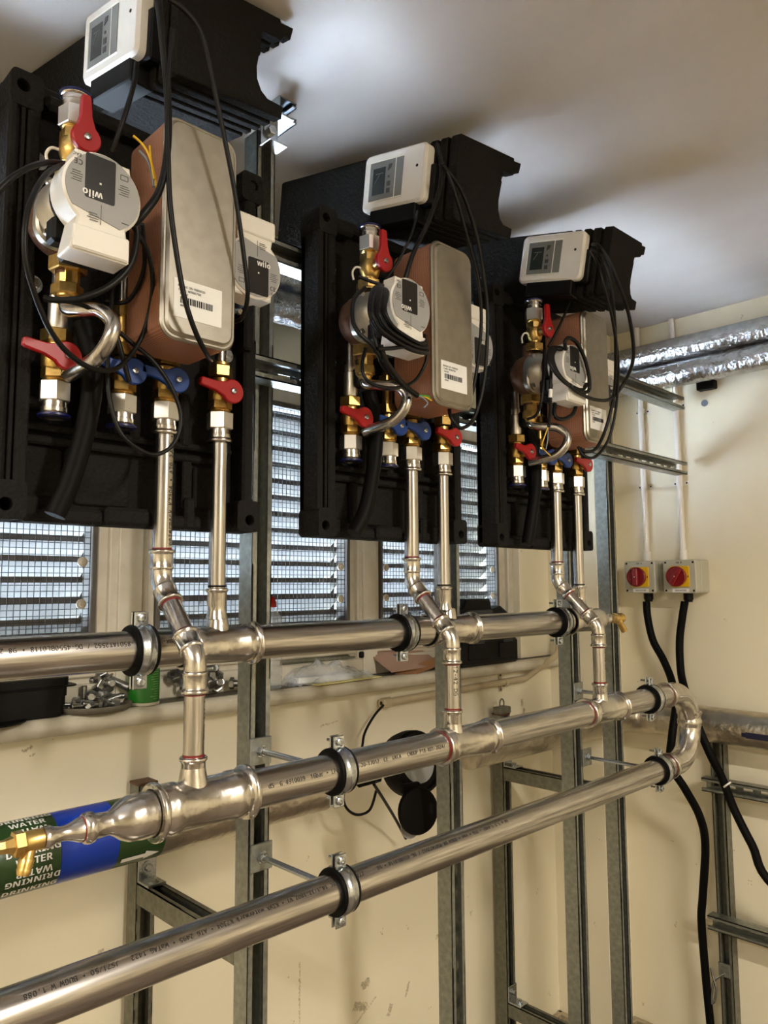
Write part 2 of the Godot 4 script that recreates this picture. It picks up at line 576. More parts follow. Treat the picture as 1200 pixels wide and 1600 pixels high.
# ------------------------------------------------------------------ the scene
func _ready() -> void:
	var yaw := deg_to_rad(44.4)
	var pitch := deg_to_rad(5.6)
	var roll := deg_to_rad(-0.31)
	cam_fwd = Vector3(sin(yaw) * cos(pitch), sin(pitch), -cos(yaw) * cos(pitch))
	var right := Vector3(cos(yaw), 0, sin(yaw))
	var up := right.cross(cam_fwd)
	cam_right = right * cos(roll) + up * sin(roll)
	cam_up = up * cos(roll) - right * sin(roll)
	var cam := Camera3D.new()
	cam.name = "camera"
	cam.transform = Transform3D(Basis(cam_right, cam_up, -cam_fwd), EYE)
	cam.fov = rad_to_deg(2.0 * atan(800.0 / FOCAL))
	cam.near = 0.02
	cam.far = 200.0
	cam.current = true
	add_child(cam)

	var env := Environment.new()
	env.tonemap_mode = Environment.TONE_MAPPER_LINEAR
	env.tonemap_exposure = 21.5
	env.background_mode = Environment.BG_SKY
	var sm := ProceduralSkyMaterial.new()
	sm.sky_top_color = Color(0.72, 0.82, 0.97)
	sm.sky_horizon_color = Color(0.88, 0.93, 1.0)
	sm.sky_curve = 0.2
	sm.ground_horizon_color = Color(0.80, 0.83, 0.86)
	sm.ground_bottom_color = Color(0.6, 0.6, 0.6)
	sm.sky_energy_multiplier = 0.055
	sm.ground_energy_multiplier = 0.05
	var sky := Sky.new()
	sky.sky_material = sm
	env.sky = sky
	env.sdfgi_enabled = true
	env.ssao_enabled = true
	env.ssil_enabled = true
	var we := WorldEnvironment.new()
	we.name = "surroundings"
	we.environment = env
	add_child(we)

	# the sun stands high along the outside wall: it lights the yard, the louvres keep it out of the room
	var sun := DirectionalLight3D.new()
	sun.name = "sun"
	sun.light_color = Color(0.80, 0.89, 1.0)
	sun.light_energy = 5.6
	sun.light_angular_distance = 0.5
	sun.shadow_enabled = true
	add_child(sun)
	sun.look_at_from_position(Vector3.ZERO, Vector3(0.55, -0.83, 0.12), Vector3(0, 0, 1))

	make_materials()
	batten_lamp(Vector3(0.75, 2.46, 2.95), 1.5, 0.45, "white batten lamp on the ceiling in the middle of the room")
	batten_lamp(Vector3(-1.25, 2.46, 1.35), 1.5, 0.22, "white batten lamp on the ceiling by the left wall")
	build_room()
	build_windows()
	build_frame()
	build_headers()
	build_risers()
	for k in 3:
		build_unit(k)
	build_insulated()
	build_right_wall()
	build_sill_things()

func batten_lamp(c: Vector3, long: float, power: float, label: String) -> void:
	var o := thing("ceiling_lamp", label, "lamp", Vector3(c.x, 2.505, c.z), "batten lamps on the ceiling")
	part("housing", MB.new().box(Vector3(c.x, 2.487, c.z), Vector3(0.09, 0.034, long + 0.04), Basis(), 0.004), M.lamp_case, o)
	part("diffuser", MB.new().box(c, Vector3(0.075, 0.02, long), Basis(), 0.006), M.lamp_glow, o)
	var l := AreaLight3D.new()
	l.name = "lamp_light"
	l.area_size = Vector2(0.075, long)
	l.area_normalize_energy = true
	l.light_color = Color(1.0, 0.965, 0.915)
	l.light_energy = power
	l.area_range = 12.0
	l.shadow_enabled = true
	o.add_child(l)
	l.global_transform = Transform3D(Basis(Vector3.RIGHT, -PI / 2), c + Vector3(0, -0.02, 0))

func build_room() -> void:
	var H := 2.505
	# window wall with its opening; the reveal is the wall's own thickness
	var ox0 := -0.55
	var ox1 := 2.2
	var oy0 := 1.325
	var oy1 := 2.16
	var w := MB.new()
	w.box(Vector3((-2.2 + ox0) / 2, H / 2, -0.125), Vector3(ox0 + 2.2, H, 0.25))
	w.box(Vector3((ox1 + 2.53) / 2, H / 2, -0.125), Vector3(2.53 - ox1, H, 0.25))
	w.box(Vector3((ox0 + ox1) / 2, oy0 / 2, -0.125), Vector3(ox1 - ox0, oy0, 0.25))
	w.box(Vector3((ox0 + ox1) / 2, (oy1 + H) / 2, -0.125), Vector3(ox1 - ox0, H - oy1, 0.25))
	structure("wall_back", w, M.wall_back)
	var r := MB.new()
	r.box(Vector3(2.655, H / 2, 2.0), Vector3(0.25, H, 4.5))
	r.box(Vector3(2.455, H / 2, 0.1), Vector3(0.15, H, 0.2))
	structure("wall_right", r, M.wall)
	structure("wall_left", MB.new().box(Vector3(-2.325, H / 2, 2.0), Vector3(0.25, H, 4.5)), M.wall)
	structure("wall_front", MB.new().box(Vector3(0.165, H / 2, 4.325), Vector3(5.2, H, 0.25)), M.wall)
	structure("ceiling", MB.new().box(Vector3(0.165, H + 0.1, 2.0), Vector3(5.4, 0.2, 4.9)), M.ceiling)
	structure("floor", MB.new().box(Vector3(0.165, -0.1, 2.0), Vector3(5.4, 0.2, 4.9)), M.floor)
	var sk := MB.new()
	sk.box(Vector3(0.09, 0.055, 0.009), Vector3(4.58, 0.11, 0.018), Basis(), 0.004)
	structure("baseboard_back", sk, M.skirting)
	var s2 := MB.new()
	s2.box(Vector3(2.371, 0.055, 0.1), Vector3(0.018, 0.11, 0.236), Basis(), 0.004)
	s2.box(Vector3(2.455, 0.055, 0.209), Vector3(0.15, 0.11, 0.018), Basis(), 0.004)
	s2.box(Vector3(2.521, 0.055, 2.2), Vector3(0.018, 0.11, 3.98), Basis(), 0.004)
	structure("baseboard_right", s2, M.skirting)
	# the yard outside: pale concrete
	structure("ground_outside", MB.new().box(Vector3(0, -0.35, -15.3), Vector3(60, 0.1, 30)), M.outside)

func build_windows() -> void:
	# sill board with a rounded nose
	var sill := MB.new()
	var prof := PackedVector2Array()
	prof.append(Vector2(-0.12, 1.289)); prof.append(Vector2(-0.12, 1.327))
	for i in 7:
		var a := PI / 2 - PI * i / 6
		prof.append(Vector2(0.030 + cos(a) * 0.019, 1.308 + sin(a) * 0.019))
	sill.xf = Transform3D(Basis(Vector3(0, 0, 1), Vector3(0, 1, 0), Vector3(-1, 0, 0)), Vector3(2.38, 0, 0))
	sill.prism(prof, 0.0, 2.93, 0.0, true)
	structure("trim_1", sill, M.sill_paint)
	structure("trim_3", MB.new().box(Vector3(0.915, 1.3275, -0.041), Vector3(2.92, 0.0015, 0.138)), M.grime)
	# fixed frame: mullions, head, bottom rails
	var f := MB.new()
	for m in [[0.703, 0.842], [1.437, 1.556]]:
		var cx: float = (m[0] + m[1]) / 2
		var wd: float = m[1] - m[0]
		f.box(Vector3(cx, 1.745, -0.075), Vector3(wd, 0.83, 0.07), Basis(), 0.004)
		f.box(Vector3(cx, 1.745, -0.034), Vector3(wd * 0.66, 0.83, 0.016), Basis(), 0.003)
		f.box(Vector3(cx, 1.745, -0.023), Vector3(wd * 0.40, 0.83, 0.010), Basis(), 0.002)
	f.box(Vector3(2.165, 1.745, -0.075), Vector3(0.07, 0.83, 0.07), Basis(), 0.004)
	f.box(Vector3(2.185, 1.745, -0.035), Vector3(0.03, 0.83, 0.02), Basis(), 0.003)
	f.box(Vector3(-0.515, 1.745, -0.075), Vector3(0.07, 0.83, 0.07), Basis(), 0.004)
	f.box(Vector3(0.825, 2.115, -0.075), Vector3(2.75, 0.09, 0.07), Basis(), 0.004)
	f.box(Vector3(0.825, 2.135, -0.034), Vector3(2.75, 0.045, 0.016), Basis(), 0.003)
	f.box(Vector3(0.825, 1.40, -0.075), Vector3(2.75, 0.15, 0.06), Basis(), 0.004)
	f.box(Vector3(0.825, 1.352, -0.036), Vector3(2.75, 0.05, 0.025), Basis(), 0.004)
	f.box(Vector3(0.825, 1.405, -0.041), Vector3(2.75, 0.03, 0.012), Basis(), 0.003)
	structure("trim_2", f, M.frame_paint)
	var k := 0
	for p in [[-0.48, 0.703], [0.842, 1.437], [1.556, 2.132]]:
		k += 1
		var win := Node3D.new()
		win.name = "window_%d" % k
		win.set_meta("kind", "structure")
		add_child(win)
		var x0: float = p[0]
		var x1: float = p[1]
		var fr := MB.new()
		for s in [[x0 + 0.006, 1.77, 0.012, 0.60], [x1 - 0.006, 1.77, 0.012, 0.60]]:
			fr.box(Vector3(s[0], s[1], -0.06), Vector3(s[2], s[3], 0.05), Basis(), 0.002)
		for y in [1.479, 2.064]:
			fr.box(Vector3((x0 + x1) / 2, y, -0.06), Vector3(x1 - x0, 0.012, 0.05), Basis(), 0.002)
		part("frame", fr, M.slat, win)
		for i in 13:
			# folded rain blade: a lip facing the room, the rest sloping down to the outside
			var y := 1.5075 + i * 0.0447
			var bl := MB.new()
			bl.xf = Transform3D(Basis(Vector3(0, 0, 1), Vector3(0, 1, 0), Vector3(-1, 0, 0)), Vector3(x1, 0, 0))
			bl.prism(PackedVector2Array([Vector2(-0.085, y + 0.007), Vector2(-0.088, y + 0.007), Vector2(-0.088, y - 0.0045), Vector2(-0.132, y - 0.038), Vector2(-0.130, y - 0.0405), Vector2(-0.085, y - 0.006)]), 0.0, x1 - x0)
			part("slat", bl, M.slat, win)
		var wm := MB.new()
		var nx := int((x1 - x0) / 0.0127)
		for i in range(1, nx):
			wm.box(Vector3(x0 + (x1 - x0) * i / nx, 1.77, -0.046), Vector3(0.0013, 0.58, 0.0013))
		for i in range(1, 46):
			wm.box(Vector3((x0 + x1) / 2, 1.484 + i * 0.0127, -0.0447), Vector3(x1 - x0, 0.0013, 0.0013))
		var mesh := part("wire_mesh", wm, M.wire, win)
		mesh.set_meta("kind", "stuff")
		for q in [[x1 - 0.03, 1.635], [x1 - 0.03, 1.545], [x0 + 0.03, 1.635], [x0 + 0.03, 1.545]]:
			part("washer", MB.new().lathe(Vector3(q[0], q[1], -0.044), Vector3(0, 0, 1), [Vector2(0, 0.011), Vector2(0.003, 0.011), Vector2(0.004, 0.006), Vector2(0.007, 0.005), Vector2(0.007, 0)], 12), M.frame_paint, win)

# ------------------------------------------------------------------ strut frame
func strut(a: Vector3, b: Vector3, open: Vector3, slots := false, size := 0.041) -> MB:
	var m := MB.new()
	var l := (b - a).length()
	var ax := (b - a).normalized()
	var w := open.cross(ax).normalized()
	var bs := Basis(w, open, ax)
	var c := (a + b) * 0.5
	var h := size / 2
	var t := 0.0025
	for s in [-1.0, 1.0]:
		m.box(c + w * s * (h - t / 2), Vector3(t, size, l), bs)
		m.box(c + w * s * (h - 0.00475) + open * (h - t / 2), Vector3(0.0095, t, l), bs)
		m.box(c + w * s * (h - 0.0095 + t / 2) + open * (h - 0.005), Vector3(t, 0.0095, l), bs)
	if not slots:
		m.box(c - open * (h - t / 2), Vector3(size - 2 * t, t, l), bs)
	else:
		for s in [-1.0, 1.0]:
			m.box(c + w * s * (0.007 + (h - t - 0.007) / 2) - open * (h - t / 2), Vector3(h - t - 0.007, t, l), bs)
		var k := int(l / 0.05)
		var pitch := l / k
		for i in k + 1:
			var lo := maxf(-l / 2, -l / 2 + (i - 0.5) * pitch + 0.014)
			var hi := minf(l / 2, -l / 2 + (i + 0.5) * pitch - 0.014)
			m.box(c + ax * (lo + hi) / 2 - open * (h - t / 2), Vector3(0.014, t, hi - lo), bs)
	return m

func hex_bolt(m: MB, at: Vector3, axis: Vector3, r: float, high: float) -> void:
	m.lathe(at, axis, [Vector2(0, r * 1.5), Vector2(high * 0.25, r * 1.5), Vector2(high * 0.25, 0)], 18)
	m.lathe(at + axis * high * 0.25, axis, [Vector2(0, r), Vector2(high * 0.7, r), Vector2(high * 0.8, r * 0.8), Vector2(high * 0.8, 0)], 6, true)

func angle_bracket(corner: Vector3, up: Vector3, out: Vector3, label: String) -> void:
	var w := up.cross(out).normalized()
	var o := thing("angle_bracket", label, "bracket", corner)
	var m := MB.new()
	m.box(corner + up * 0.024 + out * 0.0025, Vector3(0.04, 0.048, 0.005), Basis(w, up, out), 0.001)
	m.box(corner + out * 0.026 + up * 0.0025, Vector3(0.04, 0.005, 0.044), Basis(w, up, out), 0.001)
	part("plate", m, M.zinc, o)
	var b := MB.new()
	hex_bolt(b, corner + up * 0.028 + out * 0.005, out, 0.008, 0.009)
	part("bolt", b, M.zinc, o)
	var b2 := MB.new()
	hex_bolt(b2, corner + out * 0.028 + up * 0.005, up, 0.008, 0.009)
	part("bolt", b2, M.zinc, o)

func build_frame() -> void:
	var zf := 0.4345
	var posts := "galvanised strut posts in front of the windows"
	solo("strut_post", strut(Vector3(0.787, 0, zf), Vector3(0.787, 2.43, zf), Vector3(0, 0, 1)), M.galv, "tall galvanised strut post reaching the ceiling right of the unit with the bare pump", "post", posts)
	solo("strut_post", strut(Vector3(1.311, 0, zf), Vector3(1.311, 2.30, zf), Vector3(0, 0, 1), true), M.galv, "galvanised strut post standing beside the round black water meter", "post", posts)
	solo("strut_post", strut(Vector3(1.812, 0, zf), Vector3(1.812, 2.25, zf), Vector3(0, 0, 1)), M.galv, "galvanised strut post carrying the rods of the clamps next to the U-bend", "post", posts)
	solo("strut_post", strut(Vector3(2.032, 0, zf), Vector3(2.032, 2.20, zf), Vector3(0, 0, 1)), M.galv, "last galvanised strut post, beside the isolator switches and the right wall", "post", posts)
	solo("wall_strut", strut(Vector3(0.787, 0, 0.035), Vector3(0.787, 1.167, 0.035), Vector3(0, 0, 1)), M.galv_dull, "short galvanised strut upright on the wall behind the drinking water pipe", "post")
	solo("wall_strut", strut(Vector3(2.032, 0, 0.035), Vector3(2.032, 1.16, 0.035), Vector3(0, 0, 1)), M.galv_dull, "short galvanised strut upright on the wall behind the insulated pipe near the corner", "post")
	solo("bracing_strut", strut(Vector3(0.787, 0.955, 0.056), Vector3(0.787, 0.955, 0.413), Vector3(0, 1, 0)), M.galv_dull, "bracing strut reaching out from the wall under the drinking water pipe", "bracket")
	solo("bracing_strut", strut(Vector3(2.032, 0.98, 0.056), Vector3(2.032, 0.98, 0.413), Vector3(0, 1, 0)), M.galv_dull, "upper bracing strut between the wall upright and the last post", "bracket")
	solo("bracing_strut", strut(Vector3(2.032, 0.265, 0.056), Vector3(2.032, 0.265, 0.413), Vector3(0, 1, 0)), M.galv_dull, "lower bracing strut near the floor between the wall upright and the last post", "bracket")
	angle_bracket(Vector3(0.787, 0.9757, 0.0557), Vector3.UP, Vector3(0, 0, 1), "zinc angle bracket bolted above the bracing strut under the drinking water pipe")
	angle_bracket(Vector3(2.032, 1.0007, 0.0557), Vector3.UP, Vector3(0, 0, 1), "zinc angle bracket on the upper bracing strut near the corner")
	angle_bracket(Vector3(2.032, 0.2857, 0.0557), Vector3.UP, Vector3(0, 0, 1), "zinc angle bracket on the lower bracing strut near the floor")
	# end caps of the wall uprights
	for x in [[0.787, 1.167, "rusty cap plate on the short strut upright behind the drinking water pipe"], [2.032, 1.16, "cap plate on the short strut upright near the corner"]]:
		solo("cap_plate", MB.new().box(Vector3(x[0], x[1] + 0.003, 0.035), Vector3(0.044, 0.006, 0.044), Basis(), 0.0015), M.bronze, x[2], "plate")
	# rails that carry the units
	solo("strut_rail", strut(Vector3(0.2, 2.187, 0.4757), Vector3(2.47, 2.187, 0.4757), Vector3(0, 0, 1)), M.galv, "upper galvanised strut rail behind the units, ending below the foil pipes", "rail", "strut rails behind the units")
	solo("strut_rail", strut(Vector3(0.2, 1.965, 0.4757), Vector3(2.47, 1.965, 0.4757), Vector3(0, 0, 1), true), M.galv, "lower slotted galvanised strut rail behind the units, above the isolator switches", "rail", "strut rails behind the units")
	# ceiling fixing of the tall post
	var o := thing("ceiling_bracket", "zinc channel bracket fixing the tall strut post to the ceiling", "bracket", Vector3(0.81, 2.505, 0.47))
	part("channel", strut(Vector3(0.822, 2.4845, 0.40), Vector3(0.822, 2.4845, 0.475), Vector3(1, 0, 0)), M.zinc, o)
	part("plate", MB.new().box(Vector3(0.79, 2.432, 0.4585), Vector3(0.04, 0.07, 0.005), Basis(), 0.001).box(Vector3(0.800, 2.4625, 0.472), Vector3(0.06, 0.004, 0.026), Basis(), 0.001).box(Vector3(0.79, 2.3985, 0.475), Vector3(0.04, 0.004, 0.032), Basis(), 0.001), M.zinc, o)
	var bb := MB.new()
	hex_bolt(bb, Vector3(0.79, 2.432, 0.461), Vector3(0, 0, 1), 0.0095, 0.012)
	part("bolt", bb, M.zinc, o)

# ------------------------------------------------------------------ pipes, fittings, clamps
# press fitting sleeve along an axis: a bead at each end, a waist between
func sleeve(m: MB, a: Vector3, b: Vector3, r: float, bead := 0.0, both := true, seg := 32) -> void:
	var l := (b - a).length()
	var g := bead if bead > 0.0 else r * 0.27
	var body := r + g * 0.45
	var bw := g * 1.15
	var p := [Vector2(0, r), Vector2(0, r + g * 0.8), Vector2(bw * 0.2, r + g), Vector2(bw * 0.7, r + g), Vector2(bw, r + g * 0.75), Vector2(bw * 1.25, r + g * 0.22), Vector2(bw * 1.7, r + g * 0.22), Vector2(bw * 2.0, body), Vector2(bw * 3.6, body), Vector2(bw * 4.0, body - g * 0.25)]
	if both:
		p += [Vector2(l - bw * 4.0, body - g * 0.25), Vector2(l - bw * 3.6, body), Vector2(l - bw * 2.0, body), Vector2(l - bw * 1.7, r + g * 0.22), Vector2(l - bw * 1.25, r + g * 0.22), Vector2(l - bw, r + g * 0.75), Vector2(l - bw * 0.7, r + g), Vector2(l - bw * 0.2, r + g), Vector2(l, r + g * 0.8), Vector2(l, r)]
	else:
		p += [Vector2(l, body - g * 0.25), Vector2(l, 0)]
	m.lathe(a, b - a, p, seg, false, 0.0, 0.7)

func red_ring(a: Vector3, axis: Vector3, r: float, parent: Node3D, wide := 0.0025) -> void:
	part("insertion_mark", MB.new().lathe(a, axis, [Vector2(0, r), Vector2(0, r + 0.0004), Vector2(wide, r + 0.0004), Vector2(wide, r)], 28), M.mark_red, parent, "thin red insertion mark")

func add_clamp(c: Vector3, r: float, rod_to: float, where: String, group: String) -> void:
	var o := thing("pipe_clamp", where, "clamp", c, group)
	part("rubber_lining", MB.new().lathe(c - Vector3(0.016, 0, 0), Vector3.RIGHT, [Vector2(0, r), Vector2(0, r + 0.007), Vector2(0.003, r + 0.0085), Vector2(0.006, r + 0.0065), Vector2(0.026, r + 0.0065), Vector2(0.029, r + 0.0085), Vector2(0.032, r + 0.007), Vector2(0.032, r)], 40), M.rubber, o)
	part("band", MB.new().lathe(c - Vector3(0.0105, 0, 0), Vector3.RIGHT, [Vector2(0, r + 0.005), Vector2(0, r + 0.008), Vector2(0.005, r + 0.008), Vector2(0.0075, r + 0.0095), Vector2(0.0135, r + 0.0095), Vector2(0.016, r + 0.008), Vector2(0.021, r + 0.008), Vector2(0.021, r + 0.005)], 48), M.zinc, o)
	for s in [-1.0, 1.0]:
		var e := MB.new()
		for k in [-1.0, 1.0]:
			e.box(c + Vector3(0, s * (r + 0.016), k * 0.0045), Vector3(0.021, 0.021, 0.003), Basis(), 0.001)
		part("ear", e, M.zinc, o)
		var b := MB.new()
		var y: float = s * (r + 0.017)
		b.lathe(c + Vector3(0, y, 0.006), Vector3(0, 0, 1), [Vector2(0, 0.0065), Vector2(0.003, 0.0065), Vector2(0.0042, 0.005), Vector2(0.0042, 0.002), Vector2(0.003, 0.0018), Vector2(0.003, 0)], 14)
		b.cyl(c + Vector3(0, y, 0.006), c + Vector3(0, y, -0.022), 0.0025, 8)
		part("screw", b, M.zinc, o)
	if rod_to > 0.0:
		var rr := MB.new()
		rr.cyl(Vector3(c.x, c.y, c.z - r - 0.007), Vector3(c.x, c.y, c.z - r - 0.022), 0.008, 6)
		rr.cyl(Vector3(c.x, c.y, c.z - r - 0.008), Vector3(c.x, c.y, rod_to + 0.004), 0.005, 12)
		part("threaded_rod", rr, M.zinc, o)
		part("base_plate", MB.new().box(Vector3(c.x, c.y, rod_to + 0.0025), Vector3(0.044, 0.046, 0.005), Basis(), 0.001), M.galv, o)
		var nt := MB.new()
		nt.lathe(Vector3(c.x, c.y, rod_to + 0.005), Vector3(0, 0, 1), [Vector2(0, 0.011), Vector2(0.0015, 0.011), Vector2(0.0015, 0.0085), Vector2(0.009, 0.0085), Vector2(0.01, 0.007), Vector2(0.01, 0)], 6, true)
		part("nut", nt, M.zinc, o)

func build_headers() -> void:
	var R := 0.027
	var X := Vector3.RIGHT
	# ---- upper header
	var ya := 1.493
	var za := 0.567
	var A := thing("header_pipe", "straight stainless header pipe running level below the heating units", "pipe", Vector3(0.2, ya, za))
	part("tube", MB.new().cyl(Vector3(0.12, ya, za), Vector3(1.66, ya, za), R, 48), M.steel_x, A)
	var tx := [0.628, 1.160, 1.660]
	var te := [[0.567, 0.694], [1.098, 1.235], [1.597, 1.735]]
	for i in 3:
		var f := MB.new()
		sleeve(f, Vector3(te[i][0], ya, za), Vector3(te[i][1], ya, za), R, 0.0062, i < 2, 48)
		f.lathe(Vector3(tx[i] if i < 2 else 1.657, ya + 0.02, za), Vector3.UP, [Vector2(0, 0.019), Vector2(0.012, 0.0165), Vector2(0.022, 0.0145)], 28)
		part("tee", f, M.fitting, A)
		part("seal_ring", MB.new().lathe(Vector3(te[i][0] - 0.002, ya, za), X, [Vector2(0, R), Vector2(0, R + 0.0022), Vector2(0.003, R + 0.0022)], 40), M.rubber, A)
	part("reducer", MB.new().lathe(Vector3(1.733, ya, za), X, [Vector2(0, 0.0285), Vector2(0.008, 0.0275), Vector2(0.022, 0.019), Vector2(0.034, 0.0125), Vector2(0.048, 0.0115), Vector2(0.05, 0.0135), Vector2(0.056, 0.0135), Vector2(0.058, 0.011), Vector2(0.085, 0.0105), Vector2(0.085, 0)], 28, false, 0.0, 0.4), M.fitting, A)
	var dv := MB.new()
	dv.lathe(Vector3(1.815, ya, za), X, [Vector2(0, 0), Vector2(0, 0.013), Vector2(0.012, 0.013), Vector2(0.014, 0.010), Vector2(0.03, 0.010), Vector2(0.034, 0.0125), Vector2(0.046, 0.0125), Vector2(0.049, 0.009), Vector2(0.049, 0)], 16)
	dv.cyl(Vector3(1.838, ya, za), Vector3(1.862, ya - 0.034, za + 0.006), 0.0085, 14)
	part("drain_valve", dv, M.brass, A, "small brass drain valve")
	var ta := MB.new()
	letters_round(ta, "-8501AT2552 / DG-4550BL0118 • 98 277-1802 V1", 0.0066, Vector3(0.372, ya, za), -X, Vector3(0, 0.42, 0.907).normalized(), R + 0.0004, true, 0.9)
	letters_round(ta, "DVGW BR-", 0.0058, Vector3(0.545, ya, za), -X, Vector3(0, 0.42, 0.907).normalized(), R + 0.0004)
	part("print", ta, M.print_ink, A, "upside-down black printed lettering")
	# ---- loop: upper run, U-bend, lower run
	var yb := 1.2965
	var yc := 1.119
	var zb := 0.66
	var L := thing("loop_pipe", "stainless pipe looping back through a U-bend below the header pipe", "pipe", Vector3(0.6, yc, zb))
	part("tube", MB.new().cyl(Vector3(0.50, yb, zb), Vector3(1.93, yb, zb), R, 48), M.steel_x, L)
	part("tube", MB.new().cyl(Vector3(0.0, yc, zb), Vector3(1.93, yc, zb), R, 48), M.steel_x, L)
	# three tees
	var t1 := MB.new()
	sleeve(t1, Vector3(0.478, yb, zb), Vector3(0.622, yb, zb), R + 0.0025, 0.0075, true, 48)
	t1.lathe(Vector3(0.536, yb + 0.02, zb), Vector3.UP, [Vector2(0, 0.021), Vector2(0.013, 0.0185), Vector2(0.03, 0.0155)], 28)
	part("tee", t1, M.fitting, L)
	for e in [[1.025, 1.172, 1.062], [1.595, 1.735, 1.578 + 0.07]]:
		var f := MB.new()
		sleeve(f, Vector3(e[0] if e[0] < 1.5 else 1.51, yb, zb), Vector3(e[1] if e[0] < 1.5 else 1.665, yb, zb), R, 0.0062, true, 48)
		f.lathe(Vector3(e[2] if e[0] < 1.5 else 1.578, yb + 0.02, zb), Vector3.UP, [Vector2(0, 0.019), Vector2(0.012, 0.0165), Vector2(0.03, 0.0145)], 28)
		part("tee", f, M.fitting, L)
	red_ring(Vector3(1.022, yb, zb), X, R, L, 0.003)
	red_ring(Vector3(1.507, yb, zb), X, R, L, 0.003)
	red_ring(Vector3(0.476, yb, zb), X, R, L, 0.003)
	# U-bend made of two elbows and a sleeve
	var ry := (yb - yc) / 2
	var path := [Vector3(1.905, yb, zb)]
	for i in 25:
		var an := PI / 2 - PI * i / 24
		path.append(Vector3(1.943 + cos(an) * 0.093, (yb + yc) / 2 + sin(an) * ry, zb))
	path.append(Vector3(1.905, yc, zb))
	part("return_bend", MB.new().tube(path, R + 0.0012, 40), M.fitting, L)
	for y in [yb, yc]:
		var s := MB.new()
		sleeve(s, Vector3(1.898, y, zb), Vector3(1.952, y, zb), R, 0.0055, false, 40)
		part("socket", s, M.fitting, L)
		red_ring(Vector3(1.8955, y, zb), X, R, L, 0.002)
	var mid := MB.new()
	var ym := (yb + yc) / 2
	mid.lathe(Vector3(2.036, ym + 0.034, zb), Vector3.DOWN, [Vector2(0, R), Vector2(0, R + 0.0055), Vector2(0.007, R + 0.0055), Vector2(0.009, R + 0.003), Vector2(0.020, R + 0.0025), Vector2(0.024, R + 0.0045), Vector2(0.034, R + 0.0045), Vector2(0.039, R + 0.002), Vector2(0.048, R)], 40, false, 0.0, 0.4)
	part("socket", mid, M.fitting, L)
	# reducers and drain valve at the left end of the upper run
	var rd := MB.new()
	rd.lathe(Vector3(0.480, yb, zb), -X, [Vector2(0, R + 0.0005), Vector2(0.020, R + 0.0015), Vector2(0.034, R), Vector2(0.044, R - 0.004), Vector2(0.051, 0.0175), Vector2(0.056, 0.0145), Vector2(0.060, 0.0136), Vector2(0.068, 0.0145), Vector2(0.075, 0.0145), Vector2(0.078, 0.0175), Vector2(0.083, 0.0185), Vector2(0.088, 0.0175), Vector2(0.090, 0.0145)], 40, false, 0.0, 0.35)
	part("reducer", rd, M.fitting, L)
	red_ring(Vector3(0.3885, yb, zb), X, 0.0142, L, 0.0025)
	var rd2 := MB.new()
	rd2.lathe(Vector3(0.391, yb, zb), -X, [Vector2(0, 0.0142), Vector2(0.006, 0.0138), Vector2(0.014, 0.0105), Vector2(0.020, 0.0088), Vector2(0.026, 0.0085), Vector2(0.034, 0.0098), Vector2(0.038, 0.0122), Vector2(0.043, 0.0128), Vector2(0.046, 0.0118), Vector2(0.046, 0)], 32, false, 0.0, 0.35)
	part("reducer", rd2, M.fitting, L)
	var bv := MB.new()
	bv.lathe(Vector3(0.352, yb, zb), -X, [Vector2(0, 0), Vector2(0, 0.0085), Vector2(0.006, 0.0085), Vector2(0.008, 0.0115), Vector2(0.026, 0.0118), Vector2(0.029, 0.010)], 20)
	bv.lathe(Vector3(0.323, yb, zb), -X, [Vector2(0, 0.0105), Vector2(0, 0.0145), Vector2(0.01, 0.0145), Vector2(0.011, 0.010), Vector2(0.02, 0.0075), Vector2(0.026, 0.0075), Vector2(0.026, 0)], 6, true)
	var dn := Vector3(-0.30, -0.93, 0.2).normalized()
	bv.lathe(Vector3(0.331, yb - 0.006, zb), dn, [Vector2(0, 0.0075), Vector2(0.012, 0.0075), Vector2(0.014, 0.0088), Vector2(0.017, 0.0078), Vector2(0.019, 0.0088), Vector2(0.022, 0.0076), Vector2(0.024, 0.0084), Vector2(0.030, 0.0066), Vector2(0.030, 0.0045), Vector2(0.026, 0)], 18, false, 0.0, 0.3)
	part("drain_valve", bv, M.brass, L, "brass drain valve with a ribbed hose outlet")
	var inkb := MB.new()
	var ob := Vector3(0, 0.30, 0.954).normalized()
	letters_round(inkb, "dS  G 4910039  16bar • LPCB   UA R-20-17012  CE  UKCA   CNBOP P18-KOT-2024/", 0.0064, Vector3(0.825, yb, zb), X, ob, R + 0.0004, true, 0.92)
	part("print", inkb, M.print_ink, L, "black printed lettering")
	var inkc := MB.new()
	var oc := Vector3(0, 0.74, 0.672).normalized()
	letters_round(inkc, "277-1802 • TEC 14.1/12-1802_V1 • KIWA watermark K7304 • ATG 2495 • WaTAG 1422   JS71/50 • BUGW W 1.088", 0.0060, Vector3(0.575, yc, zb), -X, oc, R + 0.0004, true, 0.97)
	letters_round(inkc, "54 x 1.5 1.4401 - 316 • xxx • DVGW BR-8501AT2552 / DG-4550BL0118 • 98", 0.0060, Vector3(1.025, yc, zb), -X, oc, R + 0.0004, true, 0.97)
	part("print", inkc, M.print_ink, L, "upside-down black printed lettering")
	# ---- clamps
	var g := "rubber lined pipe clamps"
	add_clamp(Vector3(0.502, ya, za), R, 0.0, "rubber lined clamp on the header pipe above the green can", g)
	add_clamp(Vector3(1.028, ya, za), R, 0.0, "rubber lined clamp on the header pipe above the cardboard on the sill", g)
	add_clamp(Vector3(1.557, ya, za), R, 0.0, "rubber lined clamp on the header pipe beside its brass-valved end", g)
	add_clamp(Vector3(0.786, yb, zb), R, 0.455, "rubber lined clamp on the upper loop run, rod to the tall strut post", g)
